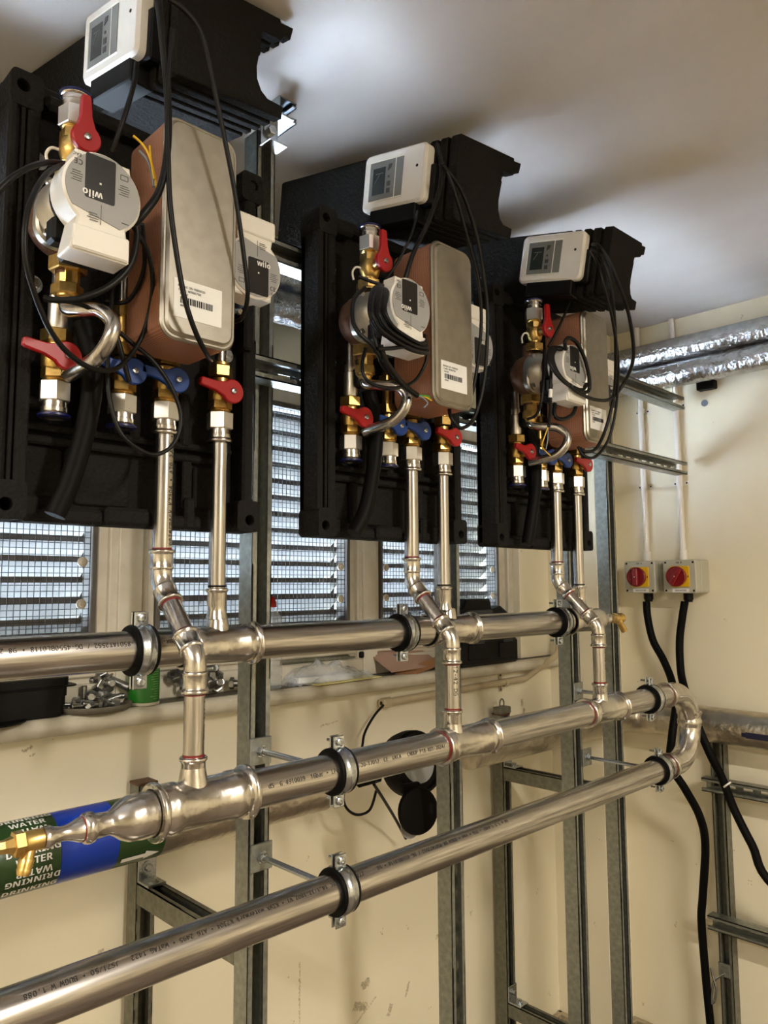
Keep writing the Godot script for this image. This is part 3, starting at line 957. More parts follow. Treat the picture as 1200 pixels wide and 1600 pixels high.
	add_clamp(Vector3(0.790, yc, zb), R, 0.455, "rubber lined clamp on the lower loop run, rod to the tall strut post", g)
	add_clamp(Vector3(1.815, yb, zb), R, 0.455, "rubber lined clamp on the upper loop run next to the U-bend", g)
	add_clamp(Vector3(1.848, yc, zb), R, 0.455, "rubber lined clamp on the lower loop run next to the U-bend", g)

func build_risers() -> void:
	var dx := [0.0, 0.525, 1.032]
	var tees := [0.536, 1.062, 1.578]
	var at := ["the unit with the bare pump", "the unit with the tangled cables", "the unit nearest the isolator switches"]
	var za := 0.567
	var zb := 0.66
	var r := 0.0138
	for k in 3:
		var x: float = [0.5335, 1.0565, 1.561][k]
		var x2: float = tees[k]
		var o := thing("offset_riser", "stainless riser with two elbows stepping forward from " + at[k], "pipe", Vector3(x, 1.33, zb), "bent riser pipes below the units")
		part("tube", MB.new().cyl(Vector3(x, 1.818, za), Vector3(x, 1.61, za), r, 28), M.steel_y, o)
		var p1 := Vector3(x, 1.587, za)
		var p2 := Vector3(x2, 1.486, zb)
		var dg := (p2 - p1).normalized()
		part("tube", MB.new().cyl(p1 + dg * 0.04, p2 - dg * 0.03, r, 28), M.steel_y, o)
		part("tube", MB.new().cyl(Vector3(x2, 1.45, zb), Vector3(x2, 1.335, zb), r, 28), M.steel_y, o)
		for e in [[p1, Vector3.UP, dg], [p2, -dg, Vector3.DOWN]]:
			var f := MB.new()
			var c: Vector3 = e[0]
			var a: Vector3 = e[1]
			var b: Vector3 = e[2]
			f.tube(fillet([c + a * 0.033, c, c + b * 0.033], 0.035, 10), r + 0.0012, 28, false)
			part("elbow", f, M.fitting, o)
			for d in [a, b]:
				var arm := 0.047 if absf(d.z) < 0.1 else 0.041
				var s := MB.new()
				s.lathe(c + d * arm, -d, [Vector2(0, r), Vector2(0, r + 0.0035), Vector2(0.0012, r + 0.0046), Vector2(0.0042, r + 0.0046), Vector2(0.0055, r + 0.0028), Vector2(0.0075, r + 0.0022), Vector2(0.024, r + 0.0022), Vector2(0.0262, r + 0.0035), Vector2(0.0285, r + 0.0022), Vector2(0.030, r + 0.0008)], 30, false, 0.0, 0.45)
				part("socket", s, M.fitting, o)
				red_ring(c + d * (arm + 0.0025), -d, r, o, 0.0025)
		var ts := MB.new()
		ts.lathe(Vector3(x2, 1.357, zb), Vector3.DOWN, [Vector2(0, r), Vector2(0, r + 0.0035), Vector2(0.0012, r + 0.0046), Vector2(0.0042, r + 0.0046), Vector2(0.0055, r + 0.0028), Vector2(0.0075, r + 0.0022), Vector2(0.024, r + 0.0022), Vector2(0.028, r + 0.001), Vector2(0.034, r + 0.0015), Vector2(0.046, r + 0.004)], 30, false, 0.0, 0.45)
		part("socket", ts, M.fitting, o)
		red_ring(Vector3(x2, 1.3575, zb), Vector3.UP, r, o, 0.003)
		red_ring(Vector3(x, 1.806, za), Vector3.DOWN, r, o, 0.003)
		var ink := MB.new()
		var side := Vector3(0.35, 0, 0.937).normalized()
		if k == 0:
			letters_round(ink, "watermark K7304 • ATG 2495 • t.i.", 0.0072, Vector3(x, 1.735, za), Vector3.UP, side, r + 0.0004, true, 0.95)
			letters_round(ink, "DVGW 277-1347 98", 0.0062, Vector3(x2, 1.42, zb), Vector3.UP, Vector3(0.75, 0, 0.66).normalized(), r + 0.0004)
		elif k == 1:
			letters_round(ink, "OSNA MO WOSO", 0.008, (p1 + p2) * 0.5 + dg * 0.003, dg, Vector3(0.1, 0.7, 0.7).normalized(), r + 0.0004)
			letters_round(ink, "27-12-42 DG", 0.008, Vector3(x2, 1.42, zb), Vector3.DOWN, Vector3(-0.35, 0, 0.937).normalized(), r + 0.0004)
		else:
			letters_round(ink, "27-12-42 DG", 0.007, Vector3(x2, 1.42, zb), Vector3.DOWN, Vector3(0.3, 0, 0.95).normalized(), r + 0.0004)
		part("print", ink, M.print_ink, o, "black printed lettering")
		# straight riser down to the header
		var xs: float = [0.626, 1.149, 1.656][k]
		var o2 := thing("straight_riser", "straight stainless riser dropping to the header pipe from " + at[k], "pipe", Vector3(xs, 1.535, za), "straight riser pipes below the units")
		var r2 := 0.0125
		part("tube", MB.new().cyl(Vector3(xs, 1.818, za), Vector3(xs, 1.55, za), r2, 28), M.steel_y, o2)
		var s2 := MB.new()
		s2.lathe(Vector3(xs, 1.578, za), Vector3.DOWN, [Vector2(0, r2), Vector2(0, r2 + 0.0035), Vector2(0.0012, r2 + 0.0046), Vector2(0.0042, r2 + 0.0046), Vector2(0.0055, r2 + 0.0028), Vector2(0.0075, r2 + 0.0022), Vector2(0.024, r2 + 0.0022), Vector2(0.028, r2 + 0.001), Vector2(0.034, r2 + 0.0015), Vector2(0.046, r2 + 0.004)], 30, false, 0.0, 0.45)
		part("socket", s2, M.fitting, o2)
		part("seal_ring", MB.new().lathe(Vector3(xs, 1.5795, za), Vector3.UP, [Vector2(0, r2), Vector2(0, r2 + 0.0015), Vector2(0.003, r2 + 0.0015), Vector2(0.003, r2)], 24), M.rubber, o2)

# ------------------------------------------------------------------ heating unit
# all numbers are the first unit's world coordinates; d shifts them for the others
func at_d(d: Vector3) -> MB:
	var m := MB.new()
	m.xf = Transform3D(Basis(), d)
	return m

func lever_poly(length: float, ang: float) -> PackedVector2Array:
	var p := PackedVector2Array()
	var R := 0.0185
	var h := 0.0075
	var a0 := asin((h + 0.004) / R)
	for i in 19:
		var a := a0 + (TAU - 2 * a0) * i / 18
		p.append(Vector2(cos(a), sin(a)) * R)
	p.append(Vector2(R + 0.010, -h)); p.append(Vector2(length - 0.003, -h * 0.82)); p.append(Vector2(length, -h * 0.6))
	p.append(Vector2(length, h * 0.6)); p.append(Vector2(length - 0.003, h * 0.82)); p.append(Vector2(R + 0.010, h))
	var q := PackedVector2Array()
	for v in p:
		q.append(v.rotated(ang))
	return q

func valve(u: Node3D, d: Vector3, x: float, y: float, z: float, colour: String, lever_z: float, ang: float, open_end: bool, dirn := -1.0) -> void:
	# y = lever pivot height; dirn -1: press end points down, +1: up
	var A := Vector3(0, dirn, 0)
	var b := at_d(d)
	var o := Vector3(x, y, z)
	b.lathe(o - A * 0.026, A, [Vector2(0, 0.009), Vector2(0, 0.0125), Vector2(0.006, 0.0125), Vector2(0.009, 0.0155), Vector2(0.020, 0.0185), Vector2(0.032, 0.0185), Vector2(0.036, 0.0165), Vector2(0.037, 0.0165)], 24)
	b.lathe(o + A * 0.010, A, [Vector2(0, 0.0185), Vector2(0.012, 0.0185), Vector2(0.013, 0.014)], 6, true)
	b.lathe(o + A * 0.022, A, [Vector2(0, 0.0152), Vector2(0.0015, 0.0162), Vector2(0.003, 0.0150), Vector2(0.0045, 0.0162), Vector2(0.006, 0.0150), Vector2(0.0075, 0.0162), Vector2(0.009, 0.0150)], 24)
	b.cyl(Vector3(x, y, z + 0.010), Vector3(x, y, lever_z - 0.004), 0.0095, 16)
	var body := part("ball_valve", b, M.brass, u, "brass ball valve with a %s lever" % colour)
	var c := at_d(d)
	c.lathe(o + A * 0.028, A, [Vector2(0, 0.0), Vector2(0, 0.0195), Vector2(0.001, 0.0205), Vector2(0.025, 0.0205), Vector2(0.026, 0.0195), Vector2(0.026, 0.012)], 6, true, 0.25)
	part("press_coupling", c, M.nickel, body)
	var s := at_d(d)
	s.lathe(o + A * 0.054, A, [Vector2(0, 0.0162), Vector2(0.008, 0.0166), Vector2(0.0085, 0.0175), Vector2(0.014, 0.0175), Vector2(0.0145, 0.0166)], 28)
	s.lathe(o + A * 0.0685, A, [Vector2(0, 0.0166), Vector2(0.001, 0.019), Vector2(0.004, 0.0198), Vector2(0.0065, 0.019), Vector2(0.007, 0.0165), Vector2(0.007, 0.0145), Vector2(-0.02, 0.0145), Vector2(-0.02, 0.0)], 28, false, 0.0, 0.3)
	part("press_sleeve", s, M.fitting, body)
	if open_end:
		part("seal_ring", at_d(d).lathe(o + A * 0.0705, A, [Vector2(0, 0.0185), Vector2(0.001, 0.0207), Vector2(0.0035, 0.0207), Vector2(0.0045, 0.0185), Vector2(0.0056, 0.0165), Vector2(0.0056, 0.0145)], 28), M.navy, body, "blue seal ring")
	var lv := MB.new()
	lv.xf = Transform3D(Basis(), d + Vector3(x, y, 0))
	lv.prism(lever_poly(0.056, ang), lever_z - 0.0045, lever_z + 0.0045, 0.0014, true)
	part("lever", lv, M.red if colour == "red" else M.blue, body)
	var sc := at_d(d)
	sc.lathe(Vector3(x, y, lever_z + 0.0045), Vector3(0, 0, 1), [Vector2(0, 0.0052), Vector2(0.001, 0.0052), Vector2(0.0032, 0.0038), Vector2(0.0036, 0.0018), Vector2(0.0024, 0.0015), Vector2(0.0024, 0)], 14)
	part("lever_screw", sc, M.zinc, body)

func union_nut(m: MB, o: Vector3, A: Vector3, r: float, h: float) -> void:
	m.lathe(o, A, [Vector2(0, r * 0.6), Vector2(0, r * 0.93), Vector2(h * 0.08, r), Vector2(h * 0.92, r), Vector2(h, r * 0.93), Vector2(h, r * 0.6)], 6, true, 0.2)

func pump(u: Node3D, xf: Transform3D, bare: bool) -> void:
	# local: axis z (0 at the label face, body behind), connection box below
	var vol := MB.new()
	vol.xf = xf
	vol.lathe(Vector3(0.002, 0.004, -0.155), Vector3(0, 0, 1), [Vector2(0, 0.0), Vector2(0, 0.022), Vector2(0.006, 0.034), Vector2(0.016, 0.042), Vector2(0.030, 0.0455), Vector2(0.042, 0.045), Vector2(0.048, 0.043)], 36, false, 0.0, 0.4)
	vol.cyl(Vector3(0.008, 0.03, -0.125), Vector3(0.008, 0.075, -0.125), 0.014, 20)
	vol.cyl(Vector3(0.008, -0.03, -0.125), Vector3(0.008, -0.062, -0.125), 0.014, 20)
	var body := part("pump", vol, M.bronze, u, "circulation pump with a white control head")
	var fl := MB.new()
	fl.xf = xf
	var star := PackedVector2Array()
	for i in 48:
		var a := TAU * i / 48
		var k := 0.044 + 0.009 * pow(maxf(0.0, cos(2.0 * (a - PI / 4) * 1.0)), 2.0)
		star.append(Vector2(0.002 + cos(a) * k, 0.004 + sin(a) * k))
	fl.prism(star, -0.110, -0.094, 0.003, true)
	fl.lathe(Vector3(0.002, 0.004, -0.096), Vector3(0, 0, 1), [Vector2(0, 0.046), Vector2(0.006, 0.0455), Vector2(0.012, 0.042), Vector2(0.026, 0.0405), Vector2(0.032, 0.034)], 36, false, 0.0, 0.5)
	for a in [PI / 4, 3 * PI / 4, 5 * PI / 4, 7 * PI / 4]:
		fl.cyl(Vector3(0.002 + cos(a) * 0.046, 0.004 + sin(a) * 0.046, -0.092), Vector3(0.002 + cos(a) * 0.046, 0.004 + sin(a) * 0.046, -0.086), 0.0048, 12)
	part("flange", fl, M.plate, body)
	var mo := MB.new()
	mo.xf = xf
	mo.lathe(Vector3(0.002, 0.004, -0.094), Vector3(0, 0, 1), [Vector2(0.026, 0.034), Vector2(0.030, 0.036), Vector2(0.034, 0.043), Vector2(0.04, 0.043), Vector2(0.044, 0.040), Vector2(0.056, 0.040)], 32)
	mo.box(Vector3(-0.032, -0.040, -0.056), Vector3(0.018, 0.032, 0.024), Basis(), 0.004)
	mo.box(Vector3(0.0, -0.055, -0.058), Vector3(0.05, 0.03, 0.03), Basis(), 0.004)
	part("motor", mo, M.black_plastic, body)
	var hd := MB.new()
	hd.xf = xf
	var p := PackedVector2Array()
	var R := 0.0475
	for i in 31:   # round top, square connection box below
		var a := deg_to_rad(-52.0) + deg_to_rad(284.0) * i / 30
		p.append(Vector2(cos(a), sin(a)) * R)
	p.append(Vector2(-0.0365, -0.076)); p.append(Vector2(-0.034, -0.0785)); p.append(Vector2(0.032, -0.0785)); p.append(Vector2(0.0345, -0.076))
	hd.prism(p, -0.042, -0.002, 0.0025, true)
	hd.prism(PackedVector2Array([Vector2(-0.034, 0.030), Vector2(0.036, 0.030), Vector2(0.034, 0.0445), Vector2(-0.032, 0.0445)]), -0.036, -0.006, 0.002)
	hd.box(Vector3(-0.0005, -0.0625, -0.003), Vector3(0.067, 0.029, 0.008), Basis(), 0.002)
	part("control_head", hd, M.white, body)
	var fc := MB.new()
	fc.xf = xf
	var q := PackedVector2Array()
	for i in 41:
		var a := deg_to_rad(-62.0) + deg_to_rad(278.0) * i / 40
		q.append(Vector2(cos(a), sin(a)) * 0.0445)
	fc.prism(q, -0.003, -0.0008)
	part("label_face", fc, M.grey_print, body)
	var dk := MB.new()
	dk.xf = xf
	dk.prism(rrect(-0.0225, -0.013, 0.0135, 0.041, 0.0025, 3), -0.001, -0.0002)
	part("dark_panel", dk, M.dark_panel, body)
	var wl := MB.new()
	wl.xf = xf
	var flip := Basis(Vector3(0, 0, 1), PI)
	letters(wl, "wilo", 0.0085, Transform3D(flip, Vector3(-0.0135, -0.0075, 0.0002)), false)
	wl.box(Vector3(-0.0045, 0.008, 0.0), Vector3(0.0022, 0.0022, 0.0006))
	part("lettering", wl, M.tape_white, body, "white lettering")
	var ik := MB.new()
	ik.xf = xf
	letters(ik, "CE", 0.0065, Transform3D(flip, Vector3(-0.031, 0.0255, -0.0005)), false)
	letters(ik, "EAC", 0.004, Transform3D(flip, Vector3(-0.0325, 0.034, -0.0005)), false)
	for r in [[-0.0325, 0.014, 5], [0.0245, 0.016, 5], [-0.012, -0.030, 4]]:
		for i in r[2]:
			var w: float = 0.010 + 0.002 * ((i * 7) % 3)
			ik.box(Vector3(r[0] + 0.001 * (i % 2), r[1] - i * 0.0028, -0.0006), Vector3(w, 0.0007, 0.0004))
	ik.box(Vector3(0.0245, 0.0235, -0.0006), Vector3(0.009, 0.0006, 0.0004)).box(Vector3(0.0245, 0.0295, -0.0006), Vector3(0.009, 0.0006, 0.0004)).box(Vector3(0.020, 0.0265, -0.0006), Vector3(0.0006, 0.006, 0.0004)).box(Vector3(0.029, 0.0265, -0.0006), Vector3(0.0006, 0.006, 0.0004))
	ik.box(Vector3(-0.0025, -0.029, -0.0006), Vector3(0.0005, 0.024, 0.0004))
	ik.box(Vector3(0.027, -0.030, -0.0006), Vector3(0.009, 0.001, 0.0004))
	part("small_print", ik, M.soft_ink, body).set_meta("kind", "stuff")

func foam_shell(u: Node3D, d: Vector3) -> void:
	var x0 := 0.305
	var x1 := 0.707
	var y0 := 1.667
	var y1 := 2.268
	var zb := 0.505
	var zf := 0.56
	var m := at_d(d)
	m.box(Vector3((x0 + x1) / 2, (y0 + y1) / 2, zb + 0.009), Vector3(x1 - x0, y1 - y0, 0.018), Basis(), 0.004)
	# left wall with two grooves, right wall
	m.box(Vector3(x0 + 0.006, (y0 + y1) / 2, (zb + zf) / 2), Vector3(0.012, y1 - y0 - 0.09, zf - zb), Basis(), 0.003)
	m.box(Vector3(x0 + 0.0135, (y0 + y1) / 2, (zb + zf - 0.008) / 2), Vector3(0.005, y1 - y0 - 0.09, zf - zb - 0.008))
	m.box(Vector3(x0 + 0.0185, (y0 + y1) / 2, (zb + zf) / 2), Vector3(0.005, y1 - y0 - 0.09, zf - zb - 0.002), Basis(), 0.001)
	m.box(Vector3(x0 + 0.0225, (y0 + y1) / 2, (zb + zf - 0.01) / 2), Vector3(0.004, y1 - y0 - 0.09, zf - zb - 0.01))
	m.box(Vector3(x0 + 0.0325, (y0 + y1) / 2, (zb + zf) / 2), Vector3(0.017, y1 - y0 - 0.06, zf - zb), Basis(), 0.003)
	m.box(Vector3(x1 - 0.022, 1.80, (zb + zf) / 2), Vector3(0.020, 0.21, zf - zb), Basis(), 0.004)
	m.box(Vector3(x1 - 0.022, 2.11, (zb + zf) / 2), Vector3(0.020, 0.29, zf - zb), Basis(), 0.004)
	m.box(Vector3(x1 - 0.012, 1.94, (zb + zf) / 2 - 0.006), Vector3(0.024, 0.09, zf - zb - 0.012), Basis(), 0.004)
	# corner blocks with their fixing holes
	for c in [[x0, y0], [x1 - 0.042, y0], [x0, y1 - 0.05], [x1 - 0.042, y1 - 0.05]]:
		var cx: float = c[0]
		var cy: float = c[1]
		var blk := at_d(d)
		var hole := Vector2(cx + (0.016 if cx < 0.5 else 0.023), cy + (0.019 if cy < 1.9 else 0.029))
		blk.prism(holed(rrect(cx, cy, cx + 0.042, cy + 0.05, 0.008, 4), hole, 0.0088), zb, zf + 0.001)
		for i in blk.v.size():
			m.v.append(blk.v[i]); m.n.append(blk.n[i]); m.t.append(blk.t[i])
		var off := m.v.size() - blk.v.size()
		for i in blk.ix:
			m.ix.append(i + off)
	# bottom band with ribs and notches
	m.box(Vector3(0.400, y0 + 0.010, zb + 0.021), Vector3(0.110, 0.020, 0.042), Basis(), 0.004)
	m.box(Vector3(0.490, y0 + 0.013, zb + 0.024), Vector3(0.070, 0.026, 0.048), Basis(), 0.005)
	m.box(Vector3(0.580, y0 + 0.010, zb + 0.021), Vector3(0.060, 0.020, 0.042), Basis(), 0.004)
	m.box(Vector3(0.588, y0 + 0.024, zb + 0.024), Vector3(0.018, 0.048, 0.044), Basis(), 0.004)
	m.box(Vector3(0.352, y0 + 0.020, zb + 0.024), Vector3(0.026, 0.030, 0.046), Basis(), 0.004)
	# top band
	m.box(Vector3(0.500, y1 - 0.010, zb + 0.022), Vector3(0.33, 0.020, 0.044), Basis(), 0.005)
	m.box(Vector3(0.375, y1 - 0.022, zb + 0.026), Vector3(0.045, 0.022, 0.048), Basis(), 0.006)
	# middle ledge below the valves
	m.box(Vector3(0.505, 1.795, zb + 0.026), Vector3(0.32, 0.010, 0.026), Basis(), 0.003)
	m.box(Vector3(0.505, 1.778, zb + 0.022), Vector3(0.32, 0.012, 0.020), Basis(), 0.003)
	for x in [0.425, 0.500, 0.580]:
		m.box(Vector3(x, 1.835, zb + 0.026), Vector3(0.016, 0.085, 0.030), Basis(), 0.004)
	m.box(Vector3(0.355, 1.885, zb + 0.026), Vector3(0.03, 0.018, 0.036), Basis(), 0.004)
	m.box(Vector3(0.355, 1.825, zb + 0.026), Vector3(0.03, 0.014, 0.036), Basis(), 0.004)
	m.box(Vector3(0.650, 1.90, zb + 0.024), Vector3(0.03, 0.04, 0.036), Basis(), 0.005)
	var shell := part("foam_shell", m, M.foam, u, "black moulded foam back shell")
	# raised panels in the lower pocket
	for q in [[0.352, 1.702, 0.402, 1.770], [0.420, 1.695, 0.500, 1.768], [0.605, 1.702, 0.660, 1.768]]:
		var pn := at_d(d)
		pn.prism(rrect(q[0], q[1], q[2], q[3], 0.006, 4), zb + 0.016, zb + 0.023, 0.002)
		part("raised_panel", pn, M.foam, shell)
	part("rib", at_d(d).box(Vector3(0.411, 1.735, zb + 0.024), Vector3(0.010, 0.075, 0.022), Basis(), 0.002), M.foam, shell)
	part("rib", at_d(d).box(Vector3(0.586, 1.735, zb + 0.024), Vector3(0.016, 0.075, 0.026), Basis(), 0.002), M.foam, shell)
	for s in [[0.351, 2.163], [0.351, 1.988], [0.655, 1.955], [0.655, 2.16]]:
		var b := at_d(d)
		hex_bolt(b, Vector3(s[0], s[1], zb + 0.030), Vector3(0, 0, 1), 0.0085, 0.010)
		b.cyl(Vector3(s[0], s[1], zb + 0.015), Vector3(s[0], s[1], zb + 0.031), 0.006, 10)
		part("fixing_bolt", b, M.zinc, u)

func foam_hood(u: Node3D, d: Vector3, c: Vector3, yaw: float, pitch: float, roll: float) -> void:
	var b := Basis(Vector3.UP, deg_to_rad(yaw)) * Basis(Vector3.RIGHT, deg_to_rad(pitch)) * Basis(Vector3(0, 0, 1), deg_to_rad(roll))
	var F := Transform3D(b, c + d)           # local x along the hood (towards the room), y up, z out of the controller's side
	# the profile lies across the hood: polygon x = depth behind the controller's side, y = up
	var prof := PackedVector2Array([Vector2(0.0, 0.066), Vector2(0.004, 0.071), Vector2(0.190, 0.099), Vector2(0.192, 0.094), Vector2(0.219, 0.099), Vector2(0.214, 0.078), Vector2(0.200, 0.076), Vector2(0.193, 0.066), Vector2(0.155, 0.061), Vector2(0.151, 0.040), Vector2(0.153, 0.038), Vector2(0.147, 0.0), Vector2(0.149, -0.018), Vector2(0.158, -0.032), Vector2(0.172, -0.039), Vector2(0.205, -0.037), Vector2(0.203, -0.058), Vector2(0.004, -0.082), Vector2(0.0, -0.078)])
	var slim := PackedVector2Array([Vector2(0.009, 0.062), Vector2(0.150, 0.085), Vector2(0.146, 0.0), Vector2(0.150, -0.055), Vector2(0.009, -0.072)])
	var X := Transform3D(Basis(Vector3(0, 0, -1), Vector3(0, 1, 0), Vector3(1, 0, 0)), Vector3(0, 0, -0.030))
	var m := MB.new()
	m.xf = F * X
	for s in [[0.100, 0.1205], [0.076, 0.093], [0.053, 0.069], [0.031, 0.046], [-0.35, 0.024]]:
		m.prism(prof, s[0], s[1], 0.0015)
	m.prism(slim, -0.30, 0.11)
	var hood := part("foam_hood", m, M.foam, u, "ribbed black foam cover resting on top")
	var bk := MB.new()
	bk.xf = F
	bk.box(Vector3(0.0, -0.068, -0.018), Vector3(0.11, 0.034, 0.04), Basis(), 0.002)
	bk.box(Vector3(0.055, -0.02, -0.020), Vector3(0.06, 0.075, 0.02), Basis(), 0.003)
	part("controller_base", bk, M.black_plastic, hood)
	# controller
	var w := 0.075
	var h := 0.054
	var ct := MB.new()
	ct.xf = F
	ct.prism(rrect(-w, -h, w, h, 0.012, 5), -0.022, 0.006, 0.005, true)
	var body := part("controller", ct, M.white, u, "white controller box with a grey display panel")
	var fr := MB.new()
	fr.xf = F
	for q in [[-0.017, 0.0375, 0.084, 0.003], [-0.017, -0.0375, 0.084, 0.003]]:
		fr.box(Vector3(q[0], q[1], 0.006), Vector3(q[2], q[3], 0.003), Basis(), 0.001)
	fr.box(Vector3(-0.0585, 0, 0.006), Vector3(0.003, 0.076, 0.003), Basis(), 0.001)
	part("panel_rim", fr, M.white_trim, body)
	var pg := MB.new()
	pg.xf = F
	pg.box(Vector3(-0.017, 0, 0.0062), Vector3(0.080, 0.072, 0.0012))
	part("display_panel", pg, M.panel_grey, body)
	var lc := MB.new()
	lc.xf = F
	lc.box(Vector3(-0.034, -0.001, 0.0070), Vector3(0.030, 0.050, 0.0006))
	var lcd := part("display_window", lc, M.lcd, body)
	var ln := MB.new()
	ln.xf = F
	ln.box(Vector3(-0.033, 0.013, 0.0075), Vector3(0.018, 0.0008, 0.0003)).box(Vector3(-0.038, 0.004, 0.0075), Vector3(0.0008, 0.018, 0.0003), Basis(Vector3(0, 0, 1), -0.6))
	part("display_symbol", ln, M.panel_grey, lcd)
	for y in [0.021, 0.004, -0.009, -0.022]:
		var bt := MB.new()
		bt.xf = F
		if y > 0.02:
			bt.prism(PackedVector2Array([Vector2(-0.0135, y - 0.006), Vector2(-0.0055, y - 0.001), Vector2(-0.0035, y + 0.006), Vector2(-0.0115, y + 0.006)]), 0.0066, 0.0076)
		elif y > 0.0:
			bt.box(Vector3(-0.010, y, 0.0071), Vector3(0.004, 0.004, 0.0008))
		else:
			bt.box(Vector3(-0.0095, y, 0.0071), Vector3(0.008, 0.0085, 0.0012))
		part("button", bt, M.soft_ink, body)
	var dv := MB.new()
	dv.xf = F
	dv.box(Vector3(0.0055, 0, 0.0070), Vector3(0.0014, 0.072, 0.001))
	part("divider", dv, M.white_trim, body)
	var hs := MB.new()
	hs.xf = F
	hs.lathe(Vector3(0.055, 0.012, 0.0058), Vector3(0, 0, 1), [Vector2(0, 0.0028), Vector2(0.0006, 0.0028), Vector2(0.0006, 0)], 12)
	part("screw_hole", hs, M.black_plastic, body)
	var st := MB.new()
	st.xf = F
	st.box(Vector3(-0.02, -0.0545, -0.012), Vector3(0.06, 0.0012, 0.018))
	part("type_label", st, M.label, body, "white type label under the controller")

func cable(u: Node3D, list: Array, r: float, called := "cable", m: Material = null) -> void:
	part(called, MB.new().tube(pcurve(list, 6), r, 8), m if m else M.cable, u)

func build_unit(k: int) -> void:
	var dx: float = [0.0, 0.525, 1.032][k]
	var d := Vector3(dx, 0, 0)
	var u := thing("heating_unit", ["black foam-backed heating unit with its white pump bare, next to the drinking water pipe", "middle heating unit with a tangle of black cable over its pump", "heating unit with cable wound round its pump head, next to the isolator switches"][k], "heating unit", Vector3(0.506 + dx, 1.667, 0.505), "wall-hung heating units in a row")
	foam_shell(u, d)
	var hc: Vector3 = [Vector3(0.449, 2.399, 0.540), Vector3(0.437, 2.341, 0.622), Vector3(0.378, 2.309, 0.673)][k]
	foam_hood(u, d, hc, [-83.5, -83.5, -80.1][k], [2.0, 2.5, 0.9][k], [-5.7, -8.6, -9.9][k])
	# heat exchanger
	var hx := at_d(d)
	hx.prism(rrect(0.4555, 1.903, 0.5665, 2.207, 0.022, 7), 0.598, 0.690, 0.001, true)
	var core := part("heat_exchanger", hx, M.copper, u, "copper brazed plate heat exchanger")
	var fp := at_d(d)
	fp.prism(rrect(0.4545, 1.902, 0.5675, 2.208, 0.0225, 7), 0.689, 0.6965, 0.0025, true)
	fp.prism(rrect(0.4595, 1.907, 0.5625, 2.203, 0.019, 7), 0.694, 0.7005, 0.004, true)
	part("front_plate", fp, M.plate, core, "dull steel front plate")
	var lb := at_d(d)
	lb.box(Vector3(0.5065, 1.957, 0.7008), Vector3(0.072, 0.052, 0.0008))
	part("sticker", lb, M.label, core, "white sticker with a bar code")
	var bar := at_d(d)
	rng.seed = 5
	var bx := 0.480
	while bx < 0.527:
		var bw := rng.randf_range(0.0007, 0.0022)
		bar.box(Vector3(bx + bw / 2, 1.955, 0.7014), Vector3(bw, 0.009, 0.0003))
		bx += bw + rng.randf_range(0.0006, 0.0014)
	letters(bar, "Model: US-1000020", 0.0032, Transform3D(Basis(), d * 0.0 + Vector3(0.496, 1.9735, 0.7014)), false)
	letters(bar, "Code: 40960700", 0.0032, Transform3D(Basis(), Vector3(0.4935, 1.9685, 0.7014)), false)
	letters(bar, "Serial", 0.0032, Transform3D(Basis(), Vector3(0.4848, 1.9635, 0.7014)), false)
	letters(bar, "40960", 0.0028, Transform3D(Basis(), Vector3(0.4848, 1.9475, 0.7014)), false)
	part("sticker_print", bar, M.print_ink, core)
	# pumps
	pump(u, Transform3D(Basis(), Vector3(0.3585, 2.0425, 0.737) + d), k == 0)
	pump(u, Transform3D(Basis(Vector3(0, 0, 1), PI), Vector3(0.618, 2.050, 0.672) + d), k == 0)
	# valves
	valve(u, d, 0.374, 1.878, 0.567, "red", 0.604, deg_to_rad(172.0), true)
	valve(u, d, 0.467, 1.877, 0.567, "blue", 0.600, deg_to_rad(172.0), true)
	valve(u, d, 0.533, 1.877, 0.567, "blue", 0.600, deg_to_rad(173.0), false)
	valve(u, d, 0.626, 1.877, 0.567, "red", 0.600, deg_to_rad(172.0), false)
	valve(u, d, 0.3635, 2.143, 0.630, "red", 0.666, deg_to_rad(92.0), true, 1.0)
	# unions above the valves
	var br := at_d(d)
	union_nut(br, Vector3(0.374, 1.903, 0.567), Vector3.UP, 0.0205, 0.018)
	part("union_nut", br, M.brass, u)
	br = at_d(d)
	union_nut(br, Vector3(0.467, 1.905, 0.567), Vector3.UP, 0.0175, 0.018)
	br.cyl(Vector3(0.467, 1.92, 0.567), Vector3(0.467, 1.985, 0.567), 0.0095, 16)
	union_nut(br, Vector3(0.467, 1.962, 0.567), Vector3.UP, 0.0165, 0.016)
	part("union_nut", br, M.brass, u)
	var br2 := at_d(d)
	union_nut(br2, Vector3(0.533, 1.905, 0.567), Vector3.UP, 0.0205, 0.02)
	br2.cyl(Vector3(0.533, 1.92, 0.567), Vector3(0.533, 1.94, 0.567), 0.013, 16)
	part("union_nut", br2, M.brass, u)
	var br3 := at_d(d)
	union_nut(br3, Vector3(0.626, 1.905, 0.567), Vector3.UP, 0.0190, 0.018)
	br3.lathe(Vector3(0.626, 1.922, 0.567), Vector3.UP, [Vector2(0, 0.012), Vector2(0.002, 0.014), Vector2(0.006, 0.014), Vector2(0.008, 0.011)], 18)
	part("union_nut", br3, M.brass, u)
	part("steel_tube", at_d(d).tube(fillet([Vector3(0.626, 1.925, 0.567), Vector3(0.626, 2.0, 0.567), Vector3(0.626, 2.10, 0.56)], 0.02), 0.0085, 16), M.steel_y, u)
	part("steel_tube", at_d(d).tube(fillet([Vector3(0.533, 1.935, 0.567), Vector3(0.533, 1.96, 0.567), Vector3(0.533, 1.96, 0.61)], 0.014), 0.010, 16), M.steel_y, u)
